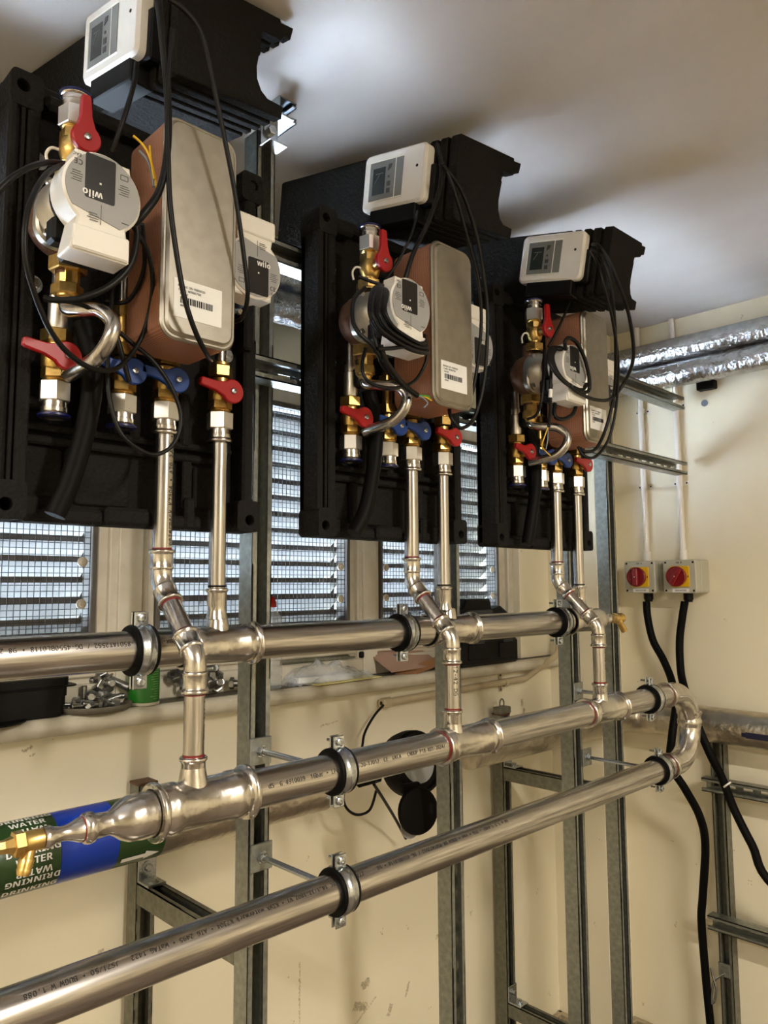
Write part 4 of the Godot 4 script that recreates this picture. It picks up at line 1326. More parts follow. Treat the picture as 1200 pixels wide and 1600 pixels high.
	part("steel_tube", at_d(d).tube(fillet([Vector3(0.467, 1.98, 0.567), Vector3(0.467, 2.02, 0.567), Vector3(0.490, 2.06, 0.60)], 0.014), 0.009, 16), M.steel_y, u)
	# pump union, bent pipe
	var pu := at_d(d)
	union_nut(pu, Vector3(0.368, 1.985, 0.612), Vector3.UP, 0.0235, 0.020)
	pu.lathe(Vector3(0.368, 1.985, 0.612), Vector3.DOWN, [Vector2(0, 0.015), Vector2(0.018, 0.015), Vector2(0.018, 0.012)], 12, true)
	union_nut(pu, Vector3(0.368, 1.954, 0.612), Vector3.UP, 0.0195, 0.014)
	pu.lathe(Vector3(0.368, 1.957, 0.612), Vector3.DOWN, [Vector2(0, 0.0145), Vector2(0.006, 0.0145), Vector2(0.008, 0.012), Vector2(0.014, 0.011)], 18)
	part("pump_union", pu, M.brass, u)
	var tu := at_d(d)
	union_nut(tu, Vector3(0.3635, 2.102, 0.628), Vector3.UP, 0.0215, 0.016)
	tu.lathe(Vector3(0.3635, 2.100, 0.628), Vector3.UP, [Vector2(0, 0.0185), Vector2(0.002, 0.0185)], 20)
	part("pump_union", tu, M.brass, u)
	part("bent_pipe", at_d(d).tube(curve([Vector3(0.368, 1.950, 0.612), Vector3(0.368, 1.936, 0.616), Vector3(0.376, 1.930, 0.640), Vector3(0.388, 1.925, 0.668), Vector3(0.397, 1.907, 0.685), Vector3(0.394, 1.885, 0.684), Vector3(0.388, 1.866, 0.664), Vector3(0.382, 1.858, 0.630), Vector3(0.378, 1.854, 0.600)], 6), 0.0095, 18), M.steel_y, u, "bent steel pipe")
	# thin sensor column behind the pump
	var sn := at_d(d)
	sn.lathe(Vector3(0.374, 1.921, 0.567), Vector3.UP, [Vector2(0, 0.011), Vector2(0.006, 0.013), Vector2(0.03, 0.0125), Vector2(0.045, 0.0125), Vector2(0.047, 0.0105), Vector2(0.06, 0.0105), Vector2(0.062, 0.009), Vector2(0.10, 0.008), Vector2(0.10, 0)], 18)
	part("sensor_pocket", sn, M.nickel, u)
	if k > 0:
		var ba := at_d(d)
		ba.lathe(Vector3(0.374, 2.005, 0.567), Vector3.UP, [Vector2(0, 0.007), Vector2(0.012, 0.007), Vector2(0.013, 0.0045), Vector2(0.026, 0.0045), Vector2(0.026, 0)], 10)
		part("air_vent", ba, M.brass, u)
		part("sensor_clip", at_d(d).box(Vector3(0.379, 1.955, 0.583), Vector3(0.018, 0.036, 0.018), Basis(), 0.004), M.black_plastic, u)
	# drain hose
	part("drain_hose", at_d(d).tube(curve([Vector3(0.402, 1.935, 0.585), Vector3(0.413, 1.880, 0.59), Vector3(0.412, 1.83, 0.592), Vector3(0.403, 1.775, 0.592), Vector3(0.388, 1.715, 0.590), Vector3([0.372, 0.362, 0.378][k], 1.672, 0.588)], 6), 0.0135, 18), M.rubber, u, "thick black drain hose")
	# seal wire loop beside the top valve
	part("tie", at_d(d).tube(curve([Vector3(0.338, 2.118, 0.615), Vector3(0.333, 2.130, 0.618), Vector3(0.338, 2.139, 0.622), Vector3(0.349, 2.137, 0.626), Vector3(0.353, 2.127, 0.628)], 5), 0.002, 6), M.white, u)
	if k == 0:
		cable(u, [[244, -30, .745], [254, 60, .742], [262, 150, .738], [262, 230, .735], [250, 295, .732], [226, 332, .73], [207, 352, .72]], 0.0048)
		cable(u, [[270, 45, .748], [266, 80, .746], [262, 150, .742], [263, 260, .738], [268, 340, .736], [285, 450, .730], [302, 510, .722], [322, 552, .70], [330, 562, .66]], 0.0035)
		cable(u, [[262, -2, .765], [290, 18, .765], [315, 55, .762], [333, 130, .755], [365, 290, .738], [381, 400, .726], [387, 460, .715], [379, 495, .69], [366, 503, .665]], 0.0032)
		cable(u, [[214, 98, .675], [207, 140, .672], [190, 195, .665], [174, 238, .65]], 0.0035)
		cable(u, [[-30, 330, .72], [10, 285, .725], [45, 262, .72], [75, 254, .70], [105, 256, .67]], 0.0035)
		cable(u, [[112, 253, .67], [75, 270, .72], [48, 315, .745], [38, 370, .75], [45, 430, .742], [75, 510, .72], [110, 555, .70], [150, 577, .685], [188, 572, .665], [222, 525, .655], [238, 460, .67], [233, 400, .70], [207, 352, .72]], 0.0033)
		cable(u, [[68, 466, .690], [90, 469, .695], [125, 466, .705], [170, 448, .715], [203, 415, .72], [214, 372, .72], [210, 345, .72]], 0.0040)
		cable(u, [[70, 466, .690], [110, 472, .68], [140, 482, .66], [170, 505, .645], [205, 535, .64], [240, 565, .643], [270, 610, .645], [283, 655, .645], [270, 695, .645], [237, 710, .645], [193, 682, .645], [173, 632, .64], [168, 575, .635], [172, 500, .62], [178, 440, .61]], 0.0030)
		cable(u, [[176, 500, .64], [188, 545, .64], [202, 597, .632]], 0.0035)
		cable(u, [[222, 350, .71], [225, 420, .66], [200, 470, .62], [165, 470, .60]], 0.003)
		cable(u, [[208, 212, .70], [222, 225, .702], [233, 243, .706], [242, 275, .712], [243, 292, .720]], 0.0016, "loose_wire", M.wire_yellow)
		cable(u, [[217, 235, .70], [230, 250, .702], [238, 275, .71], [240, 292, .720]], 0.0016, "loose_wire", M.wire_grey)
		cable(u, [[234, 228, .705], [236, 250, .708], [241, 280, .716]], 0.0016, "loose_wire", M.wire_yellow)
	elif k == 1:
		cable(u, [[683, 225, .735], [690, 262, .738], [686, 300, .738], [668, 350, .736], [646, 395, .734], [634, 432, .73], [630, 450, .72]], 0.0040)
		cable(u, [[690, 252, .742], [708, 292, .745], [730, 370, .736], [747, 435, .726], [752, 500, .715], [746, 570, .70], [734, 625, .69], [712, 640, .67], [700, 636, .655]], 0.0032)
		cable(u, [[692, 258, .745], [722, 300, .745], [745, 370, .738], [757, 440, .728], [762, 500, .72], [757, 590, .71], [742, 650, .70], [722, 669, .695], [706, 655, .69], [702, 640, .68]], 0.0036)
		cable(u, [[653, 330, .675], [642, 368, .672], [622, 408, .66], [606, 432, .65], [596, 448, .66]], 0.0028)
		cable(u, [[560, 432, .68], [580, 440, .69], [600, 446, .70], [606, 450, .71]], 0.003)
		# the tangle: loops hung over the pump head
		for i in 8:
			var o := i * 3.2
			var zz := 0.742 + 0.006 * sin(i * 2.1)
			cable(u, [[600 - i, 446 + 0.6 * i, .70], [583 + o, 452 + 0.5 * i, .725], [577 + o * 1.1, 485, zz + .004], [588 + o * 1.15, 512 - 0.4 * i, zz + .006], [613 + o, 532 - 0.9 * i, zz + .006], [645 + o * 0.5, 548 - 1.6 * i, zz + .004], [668 - i * 0.4, 552 - 2.6 * i, zz - .006], [664, 545 - 3 * i, .715]], 0.0031)
		cable(u, [[570, 450, .70], [553, 468, .715], [551, 500, .725], [562, 522, .735], [580, 538, .74], [592, 555, .735], [610, 580, .72], [625, 598, .71], [640, 608, .705]], 0.0036)
		cable(u, [[590, 545, .745], [615, 544, .748], [645, 539, .748], [666, 535, .74]], 0.0033)
		cable(u, [[571, 545, .70], [566, 568, .71], [569, 588, .715], [586, 602, .715], [619, 606, .712], [647, 596, .712], [663, 572, .715], [668, 552, .72]], 0.0030)
		cable(u, [[594, 540, .74], [603, 565, .735], [622, 592, .72], [637, 607, .71], [652, 618, .706]], 0.0050)
		cable(u, [[580, 500, .73], [588, 540, .735], [598, 570, .725], [615, 590, .71]], 0.0036)
		cable(u, [[652, 618, .706], [664, 620, .708], [674, 626, .71]], 0.0015, "loose_wire", M.wire_yellow)
		cable(u, [[652, 618, .706], [661, 622, .708], [668, 630, .708], [662, 637, .708]], 0.0015, "loose_wire", M.wire_grey)
		cable(u, [[652, 618, .706], [668, 619, .71], [672, 624, .71]], 0.0015, "loose_wire", M.wire_green)
	else:
		for i in 5:
			var o := i * 2.6
			cable(u, [[884 - o, 546, .728], [872 - o, 543, .722], [864 - o * .8, 556, .735], [868 - o * .5, 575, .745], [879 - o * .3, 592, .747], [895 - i, 604, .745], [910 - i, 609, .735], [918 - i, 600, .722]], 0.0036)
		cable(u, [[884, 546, .735], [883, 534, .742], [890, 528, .745], [902, 537, .747], [914, 562, .747], [921, 594, .745], [919, 611, .742], [905, 612, .744], [890, 601, .746]], 0.0042)
		cable(u, [[890, 603, .746], [905, 614, .746], [928, 624, .742], [952, 624, .738], [970, 606, .742], [986, 575, .770], [990, 545, .785], [982, 490, .805], [965, 440, .815], [950, 405, .812], [936, 385, .800], [926, 382, .775]], 0.0040)
		cable(u, [[925, 388, .775], [938, 400, .805], [950, 430, .815], [958, 475, .805], [962, 540, .775], [960, 610, .740], [948, 665, .72], [932, 700, .71], [915, 706, .70], [906, 700, .69]], 0.0038)
		cable(u, [[924, 392, .770], [934, 412, .805], [944, 450, .812], [957, 500, .795], [966, 570, .760], [962, 640, .735], [950, 688, .72], [930, 714, .71], [912, 712, .70], [903, 698, .69]], 0.0034)
		cable(u, [[896, 446, .69], [886, 482, .685], [868, 522, .67], [857, 542, .66]], 0.0028)
		cable(u, [[862, 548, .72], [861, 580, .728], [860, 607, .728], [860, 640, .72], [857, 668, .71]], 0.0034)
		part("cable_tag", MB.new().cyl(px(860.5, 608, .729), px(860, 621, .727), 0.0042, 10), M.tape_white, u)
		cable(u, [[856, 668, .71], [850, 685, .705], [847, 698, .70], [860, 712, .69]], 0.0013, "loose_wire", M.wire_yellow)
		cable(u, [[856, 668, .71], [856, 685, .705], [853, 702, .70]], 0.0013, "loose_wire", M.wire_grey)
		cable(u, [[868, 622, .70], [866, 648, .705], [878, 655, .71], [894, 648, .715], [900, 634, .715]], 0.0045)
		cable(u, [[850, 548, .70], [849, 590, .715], [846, 625, .715], [838, 648, .70], [824, 655, .68]], 0.003)

# ------------------------------------------------------------------ insulated pipes, meter
func build_insulated() -> void:
	var y := 1.152
	var z := 0.258
	var R := 0.055
	var X := Vector3.RIGHT
	var o := thing("insulated_pipe", "foil insulated pipe wrapped in green and blue drinking water tape", "pipe", Vector3(0.6, y - R, z))
	part("foil_jacket", MB.new().cyl(Vector3(0.05, y, z), Vector3(1.085, y, z), R, 48), M.foil_dull, o)
	var bands := [[0.05, 0.507, "tape_green"], [0.507, 0.604, "tape_blue"], [0.604, 0.690, "tape_green"]]
	var nodes := []
	for b in bands:
		nodes.append(part("tape_band", MB.new().lathe(Vector3(b[0], y, z), X, [Vector2(0, R + 0.0002), Vector2(0.0005, R + 0.0009), Vector2(b[1] - b[0] - 0.0005, R + 0.0009), Vector2(b[1] - b[0], R + 0.0002)], 56), M[b[2]], o, "green tape" if b[2] == "tape_green" else "blue tape"))
	var ink := MB.new()
	for q in [[86, "DRINKING", 1], [70, "WATER", 1], [54, "WATER", -1], [40, "DRINKING", -1], [22, "DRINKING", 1], [7, "WATER", 1], [-11, "WATER", -1], [-25, "DRINKING", -1], [-44, "DRINKING", 1]]:
		var an := deg_to_rad(float(q[0]))
		letters_round(ink, q[1], 0.0105, Vector3(0.465, y, z), X * float(q[2]), Vector3(0, sin(an), cos(an)), R + 0.0020, false, 1.15)
	part("tape_lettering", ink, M.tape_white, nodes[0], "white lettering")
	var ar := MB.new()
	for a in [-38, 62, 5]:
		var an := deg_to_rad(float(a))
		var base := ar.v.size()
		var poly := [Vector2(0.612, -0.0045), Vector2(0.655, -0.0045), Vector2(0.655, -0.010), Vector2(0.682, 0.0), Vector2(0.655, 0.010), Vector2(0.655, 0.0045), Vector2(0.612, 0.0045)]
		for p in poly:
			var t: float = an + p.y / R
			var od := Vector3(0, sin(t), cos(t))
			ar.vert(Vector3(p.x, y, z) + od * (R + 0.0018), od)
		for q in [[0, 1, 5], [0, 5, 6], [2, 3, 4]]:
			ar.tri(base + q[0], base + q[1], base + q[2])
	part("tape_arrows", ar, M.tape_white, nodes[2], "white flow arrows")
	# water meter between the two insulated lengths
	var mt := thing("water_meter", "round black water meter with its lid hanging open behind the loop pipe", "meter", Vector3(1.36, 1.10, z))
	var mb := MB.new()
	mb.cyl(Vector3(1.086, y, z), Vector3(1.582, y, z), 0.017, 20)
	mb.lathe(Vector3(1.20, y, z), X, [Vector2(0, 0.017), Vector2(0, 0.030), Vector2(0.03, 0.030), Vector2(0.034, 0.024), Vector2(0.05, 0.03)], 8, true)
	part("meter_body", mb, M.meter_black, mt)
	var c := Vector3(1.372, 1.150, z + 0.005)
	var ax := Vector3(-0.10, 0.30, 0.95).normalized()
	part("register_housing", MB.new().lathe(c - ax * 0.05, ax, [Vector2(0, 0), Vector2(0, 0.060), Vector2(0.02, 0.075), Vector2(0.05, 0.078), Vector2(0.075, 0.074), Vector2(0.08, 0.066), Vector2(0.072, 0.062), Vector2(0.070, 0)], 36), M.meter_black, mt)
	part("dial", MB.new().lathe(c + ax * 0.021, ax, [Vector2(0, 0.050), Vector2(0.001, 0.050), Vector2(0.001, 0)], 30), M.grey_print, mt, "white dial")
	var la := Vector3(-0.25, 0.12, 0.95).normalized()
	var lc := px(651, 1266, 0.345)
	part("lid", MB.new().lathe(lc, la, [Vector2(0, 0), Vector2(0, 0.046), Vector2(0.005, 0.053), Vector2(0.012, 0.050), Vector2(0.015, 0.040), Vector2(0.0155, 0)], 32), M.meter_black, mt, "black hinged lid")
	part("hinge", MB.new().box(px(641, 1231, 0.33), Vector3(0.05, 0.022, 0.014), Basis(Vector3.UP, -0.2), 0.003), M.meter_black, mt)
	part("lead_seal", MB.new().lathe(px(640, 1293, 0.33), la, [Vector2(0, 0), Vector2(0, 0.024), Vector2(0.003, 0.024), Vector2(0.003, 0)], 20), M.grey_print, mt)
	var cb := MB.new()
	cb.tube(curve([px(584, 1225, .20), px(600, 1250, .16), px(618, 1280, .10), px(634, 1310, .06)], 5), 0.004, 8)
	part("signal_lead", cb, M.cable, mt)
	solo("thin_cable", MB.new().tube(curve([px(601, 1100, .03), px(585, 1118, .03), px(570, 1145, .035), px(565, 1170, .05), px(552, 1210, .10), px(537, 1240, .12), px(541, 1262, .12), px(558, 1273, .12), px(578, 1265, .12), px(588, 1235, .13)], 6), 0.0035, 8), M.cable, "thin dark cable looping from the end of the painted conduit below the sill", "cable")
	# second insulated length, round the corner to the right wall
	var o2 := thing("insulated_pipe", "foil insulated pipe turning the corner low on the right wall", "pipe", Vector3(2.0, y - R, z))
	part("foil_jacket", MB.new().tube(fillet([Vector3(1.588, y, z), Vector3(2.455, y - 0.012, z), Vector3(2.455, y - 0.03, 2.4)], 0.085, 10), R, 44), M.foil_dull, o2)
	part("end_collar", MB.new().lathe(Vector3(1.583, y, z), X, [Vector2(0, 0.018), Vector2(0, R - 0.004), Vector2(0.004, R + 0.001), Vector2(0.012, R + 0.001)], 40), M.foil_dull, o2, "taped foil end")
	var nt := MB.new()
	var c0 := Vector3(2.455, y - 0.022, 0.0)
	for i in 10:
		var z0 := 0.655 + i * 0.012
		var base := nt.v.size()
		for zz in [z0, z0 + 0.0121]:
			for j in 5:
				var an := deg_to_rad(182.0 - 9.0 + 18.0 * j / 4 + (3.0 if i < 1 else 0.0) * (1 if j < 2 else -1))
				var od := Vector3(cos(an), -sin(an), 0)
				nt.vert(Vector3(c0.x, c0.y - 0.0105 * (zz - 0.3), zz) + od * (R + 0.0016), od)
		for j in 4:
			nt.tri(base + j, base + j + 1, base + j + 6)
			nt.tri(base + j, base + j + 6, base + j + 5)
	part("flow_label", nt, M.navy_tape, o2, "dark blue flow label")
	# the two foil pipes near the ceiling
	for q in [[2.372, "upper"], [2.288, "lower"]]:
		var g := "foil wrapped pipes near the ceiling"
		var h := thing("foil_pipe", q[1] + " of the two foil wrapped pipes high on the right wall", "pipe", Vector3(2.452, q[0] - 0.043, 1.0), g)
		part("foil_jacket", MB.new().cyl(Vector3(2.452, q[0], 0.201), Vector3(2.452, q[0] - 0.012, 2.6), 0.0412, 40), M.foil, h)
		for zz in [0.50, 0.98]:
			part("foil_joint", MB.new().lathe(Vector3(2.452, q[0] - 0.002, zz), Vector3(0, 0, 1), [Vector2(0, 0.0412), Vector2(0.002, 0.0419), Vector2(0.05, 0.0418), Vector2(0.052, 0.0412)], 40), M.foil, h)
		solo("foil_pipe", MB.new().cyl(Vector3(-0.5, q[0] - 0.02, 0.10), Vector3(2.379, q[0] - 0.02, 0.10), 0.0412, 40), M.foil, q[1] + " foil wrapped pipe along the window wall behind the units", "pipe", g)
	for q in [[Vector3(2.515, 2.245, 0.555), "black pipe support block under the foil pipes on the right wall"], [Vector3(1.03, 2.215, 0.03), "black pipe support block under the foil pipes on the window wall"]]:
		solo("support_block", MB.new().box(q[0], Vector3(0.03, 0.03, 0.06) if q[0].x > 2.0 else Vector3(0.06, 0.03, 0.06), Basis(), 0.003), M.black_plastic, q[1], "support")

# ------------------------------------------------------------------ right wall
func isolator(z: float, turn: float, caption: String, label: String) -> void:
	var y := 1.606
	var xf := 2.428
	var o := thing("isolator_switch", label, "switch", Vector3(2.53, 1.55, z), "rotary isolator switches")
	var F := Transform3D(Basis(Vector3(0, 0, 1), Vector3(0, 1, 0), Vector3(-1, 0, 0)), Vector3(xf, y, z))   # local x towards the room, y up, z out of the wall
	var b := MB.new(); b.xf = F
	b.prism(rrect(-0.056, -0.055, 0.056, 0.055, 0.010, 4), -0.101, -0.040, 0.002, true)
	part("back_box", b, M.switch_grey, o)
	var l := MB.new(); l.xf = F
	l.prism(rrect(-0.0555, -0.0545, 0.0555, 0.0545, 0.009, 4), -0.038, 0.0, 0.003, true)
	var lid := part("lid", l, M.switch_grey, o)
	var yp := MB.new(); yp.xf = F
	yp.prism(rrect(-0.030, -0.034, 0.034, 0.034, 0.005, 3), -0.001, 0.004, 0.001)
	part("yellow_plate", yp, M.yellow, o)
	var h := MB.new(); h.xf = F
	h.lathe(Vector3(-0.004, 0, 0.004), Vector3(0, 0, 1), [Vector2(0, 0.030), Vector2(0.010, 0.033), Vector2(0.016, 0.033), Vector2(0.018, 0.031), Vector2(0.014, 0.029), Vector2(0.012, 0.0)], 36)
	h.box(Vector3(-0.004, 0, 0.022), Vector3(0.019, 0.060, 0.016), Basis(Vector3(0, 0, 1), turn), 0.003)
	var hd := part("rotary_handle", h, M.crimson, o, "red rotary handle")
	var dot := MB.new(); dot.xf = F
	dot.lathe(Vector3(-0.004, 0, 0.030), Vector3(0, 0, 1), [Vector2(0, 0.002), Vector2(0.0006, 0.002), Vector2(0.0006, 0)], 8)
	part("handle_dot", dot, M.tape_white, hd)
	var mk := MB.new(); mk.xf = F
	mk.box(Vector3(0.0305, 0, 0.0042), Vector3(0.003, 0.006, 0.0005))
	letters(mk, caption, 0.0055, Transform3D(Basis(), Vector3(0.0, 0.0455, 0.0004)), false)
	part("switch_lettering", mk, M.print_ink, lid)
	var lb := MB.new(); lb.xf = F
	lb.box(Vector3(0.003, -0.0455, 0.0003), Vector3(0.056, 0.012, 0.0008))
	var plate := part("name_strip", lb, M.label, o)
	var lt := MB.new(); lt.xf = F
	letters(lt, "ISOLATOR", 0.0055, Transform3D(Basis(), Vector3(0.003, -0.0455, 0.0009)), false)
	part("strip_lettering", lt, M.print_ink, plate)
	for s in [[-1, -1], [1, -1], [1, 1], [-1, 1]]:
		var sc := MB.new(); sc.xf = F
		sc.lathe(Vector3(s[0] * 0.046, s[1] * 0.046, 0.0), Vector3(0, 0, 1), [Vector2(0, 0.0035), Vector2(0.0006, 0.0035), Vector2(0.0006, 0)], 10)
		part("lid_screw", sc, M.black_plastic, lid)
	var gl := MB.new()
	gl.lathe(Vector3(2.48, 1.552, z + 0.004), Vector3.DOWN, [Vector2(0, 0), Vector2(0, 0.0155), Vector2(0.022, 0.0155), Vector2(0.024, 0.0135), Vector2(0.03, 0.0125), Vector2(0.03, 0)], 16)
	part("cable_gland", gl, M.black_plastic, o)

func build_right_wall() -> void:
	isolator(0.333, 0.0, "SW  A", "isolator switch with its red handle upright, beside the last strut post")
	isolator(0.472, -0.55, "SW  B", "isolator switch with its red handle slanted, further from the strut post")
	for q in [[0.320, "white conduit rising from the isolator with the upright handle"], [0.449, "white conduit rising from the isolator with the slanted handle"]]:
		var z: float = q[0]
		var o := thing("conduit", q[1], "conduit", Vector3(2.517, 1.66, z), "white conduits above the isolators")
		part("tube", MB.new().cyl(Vector3(2.517, 1.66, z), Vector3(2.517, 2.505, z - 0.006), 0.0098, 20), M.conduit, o)
		part("coupler", MB.new().lathe(Vector3(2.517, 1.661, z), Vector3.UP, [Vector2(0, 0.0098), Vector2(0, 0.0135), Vector2(0.035, 0.0135), Vector2(0.036, 0.0098)], 20), M.conduit, o)
		for y in [1.925, 2.195]:
			var s := MB.new()
			s.lathe(Vector3(2.517, y - 0.008, z - 0.002), Vector3.UP, [Vector2(0, 0.0098), Vector2(0, 0.0122), Vector2(0.016, 0.0122), Vector2(0.016, 0.0098)], 20)
			s.box(Vector3(2.5285, y, z - 0.002), Vector3(0.003, 0.016, 0.05), Basis(), 0.001)
			var sd := part("saddle", s, M.conduit, o)
			for e in [-1.0, 1.0]:
				part("saddle_screw", MB.new().lathe(Vector3(2.527, y, z - 0.002 + e * 0.020), Vector3(-1, 0, 0), [Vector2(0, 0.0032), Vector2(0.001, 0.0032), Vector2(0.0014, 0.0)], 8), M.black_plastic, sd)
	# armoured cables
	var a := [pxx(1010, 940, 2.482), pxx(1012, 965, 2.48), pxx(1020, 1000, 2.478), pxx(1036, 1030, 2.47), pxx(1049, 1062, 2.45), pxx(1056, 1100, 2.38), pxx(1050, 1150, 2.33), pxx(1048, 1195, 2.33), pxx(1070, 1232, 2.35), pxx(1093, 1275, 2.40), pxx(1102, 1320, 2.43), pxx(1098, 1400, 2.45), pxx(1096, 1440, 2.46), pxx(1103, 1530, 2.47), pxx(1112, 1640, 2.47), Vector3(2.47, 0.01, 0.46)]
	solo("armoured_cable", MB.new().tube(curve(a, 6), 0.0125, 16), M.rubber, "black armoured cable dropping from the upright-handled isolator to the floor", "cable", "black armoured cables")
	var b := [pxx(1070, 940, 2.482), pxx(1066, 965, 2.48), pxx(1062, 1000, 2.478), pxx(1063, 1040, 2.465), pxx(1068, 1070, 2.44), pxx(1085, 1120, 2.36), pxx(1108, 1175, 2.345), pxx(1128, 1215, 2.37), pxx(1146, 1262, 2.38), pxx(1175, 1320, 2.38), pxx(1215, 1390, 2.38), Vector3(2.40, 0.55, 1.05), Vector3(2.44, 0.25, 1.3)]
	solo("armoured_cable", MB.new().tube(curve(b, 6), 0.0125, 16), M.rubber, "black armoured cable running from the slanted-handle isolator across the wall struts", "cable", "black armoured cables")
	solo("cable_tie", MB.new().lathe(px(1136, 1226, 0.60).lerp(pxx(1136, 1226, 2.372), 1.0), Vector3(0.05, -0.75, 0.66).normalized(), [Vector2(-0.002, 0.0126), Vector2(-0.002, 0.0142), Vector2(0.003, 0.0142), Vector2(0.003, 0.0126)], 16), M.white, "pale cable tie round the black cable by the wall strut", "cable tie")
	# strut frame on the right wall
	solo("wall_strut", strut(Vector3(2.5095, 0, 0.54), Vector3(2.5095, 1.075, 0.54), Vector3(-1, 0, 0)), M.galv_dull, "galvanised strut upright on the right wall under the insulated pipe", "post")
	for q in [[0.948, "upper slotted strut rail on the right wall below the insulated pipe"], [0.530, "lower strut rail on the right wall"]]:
		solo("wall_rail", strut(Vector3(2.4683, q[0], 0.505), Vector3(2.4683, q[0], 2.2), Vector3(-1, 0, 0), true), M.galv, q[1], "rail", "strut rails on the right wall")
	var hs := thing("wall_hook", "small bright wall clip on the strut near the floor at the right", "clip", pxx(1125, 1530, 2.485))
	part("clip_plate", MB.new().box(pxx(1132, 1516, 2.484), Vector3(0.006, 0.04, 0.036), Basis(), 0.001), M.galv, hs)
	part("clip_ring", MB.new().tube(curve([pxx(1111, 1512, 2.47), pxx(1114, 1526, 2.47), pxx(1119, 1545, 2.47), pxx(1117, 1562, 2.47), pxx(1112, 1568, 2.47), pxx(1113, 1545, 2.47), pxx(1118, 1530, 2.475), pxx(1132, 1522, 2.478)], 5), 0.0035, 8), M.zinc, hs)
	# old wall plug mark
	solo("wall_plug", MB.new().lathe(Vector3(2.5305, 2.19, 0.539), Vector3(-1, 0, 0), [Vector2(0, 0.0115), Vector2(0.002, 0.0115), Vector2(0.003, 0.006), Vector2(0.003, 0)], 16), M.wire_grey, "small grey plug in the right wall below the foil pipes", "plug")
	# painted conduit below the sill
	var o := thing("painted_conduit", "painted conduit along the wall just below the window sill", "conduit", Vector3(1.9, 1.25, 0.02))
	part("tube", MB.new().tube(fillet([Vector3(1.516, 1.253, 0.022), Vector3(2.19, 1.262, 0.022), Vector3(2.335, 1.335, 0.060), Vector3(2.36, 1.42, 0.06)], 0.04), 0.011, 18), M.conduit_paint, o)
	part("end_gland", MB.new().lathe(Vector3(1.535, 1.2532, 0.022), -Vector3.RIGHT, [Vector2(0, 0.011), Vector2(0, 0.015), Vector2(0.03, 0.015), Vector2(0.034, 0.012), Vector2(0.034, 0.006)], 8, true), M.conduit_paint, o)
	for x in [1.787, 2.075]:
		var s := MB.new()
		s.lathe(Vector3(x - 0.008, 1.2575, 0.022), Vector3.RIGHT, [Vector2(0, 0.011), Vector2(0, 0.0135), Vector2(0.016, 0.0135), Vector2(0.016, 0.011)], 18)
		s.box(Vector3(x, 1.2575, 0.002), Vector3(0.016, 0.062, 0.003), Basis(), 0.001)
		var sd := part("saddle", s, M.conduit_paint, o)
		for e in [-1.0, 1.0]:
			part("saddle_screw", MB.new().lathe(Vector3(x, 1.2575 + e * 0.024, 0.0035), Vector3(0, 0, 1), [Vector2(0, 0.0045), Vector2(0.002, 0.004), Vector2(0.003, 0.0)], 8), M.grime, sd)
	var o3 := thing("padlock_hasp", "old padlock on the short strut upright near the corner", "padlock", Vector3(2.032, 1.168, 0.04))
	part("lock_body", MB.new().box(Vector3(2.032, 1.176, 0.04), Vector3(0.055, 0.022, 0.035), Basis(), 0.003), M.galv_dull, o3)
	part("shackle", MB.new().tube(curve([Vector3(2.022, 1.184, 0.04), Vector3(2.022, 1.202, 0.04), Vector3(2.032, 1.211, 0.04), Vector3(2.042, 1.202, 0.04), Vector3(2.042, 1.184, 0.04)], 5), 0.0025, 8), M.galv_dull, o3)

# ------------------------------------------------------------------ things on the window sill
func bolt_mesh(r: float, long: float) -> MB:
	var m := MB.new()
	m.lathe(Vector3.ZERO, Vector3.UP, [Vector2(0, 0), Vector2(0, r * 1.7), Vector2(r * 1.1, r * 1.7), Vector2(r * 1.2, r * 1.5), Vector2(r * 1.2, r)], 6, true)
	m.lathe(Vector3(0, r * 1.2, 0), Vector3.UP, [Vector2(0, r), Vector2(long, r), Vector2(long + r * 0.2, r * 0.8), Vector2(long + r * 0.2, 0)], 14)
	return m

func nut_mesh(r: float) -> MB:
	var m := MB.new()
	m.lathe(Vector3.ZERO, Vector3.UP, [Vector2(0, r * 0.55), Vector2(0, r * 0.95), Vector2(r * 0.1, r), Vector2(r * 0.8, r), Vector2(r * 0.9, r * 0.95), Vector2(r * 0.9, r * 0.55)], 6, true)
	m.lathe(Vector3.ZERO, Vector3.UP, [Vector2(0, r * 0.55), Vector2(r * 0.9, r * 0.55)], 16)
	return m

func loose(called: String, mesh: ArrayMesh, at: Vector3, rot: Vector3, label: String, category: String, group: String) -> void:
	var o := MeshInstance3D.new()
	o.name = numbered(called)
	o.mesh = mesh
	add_child(o)
	o.position = at
	o.rotation = rot
	tag(o, label, category, group)

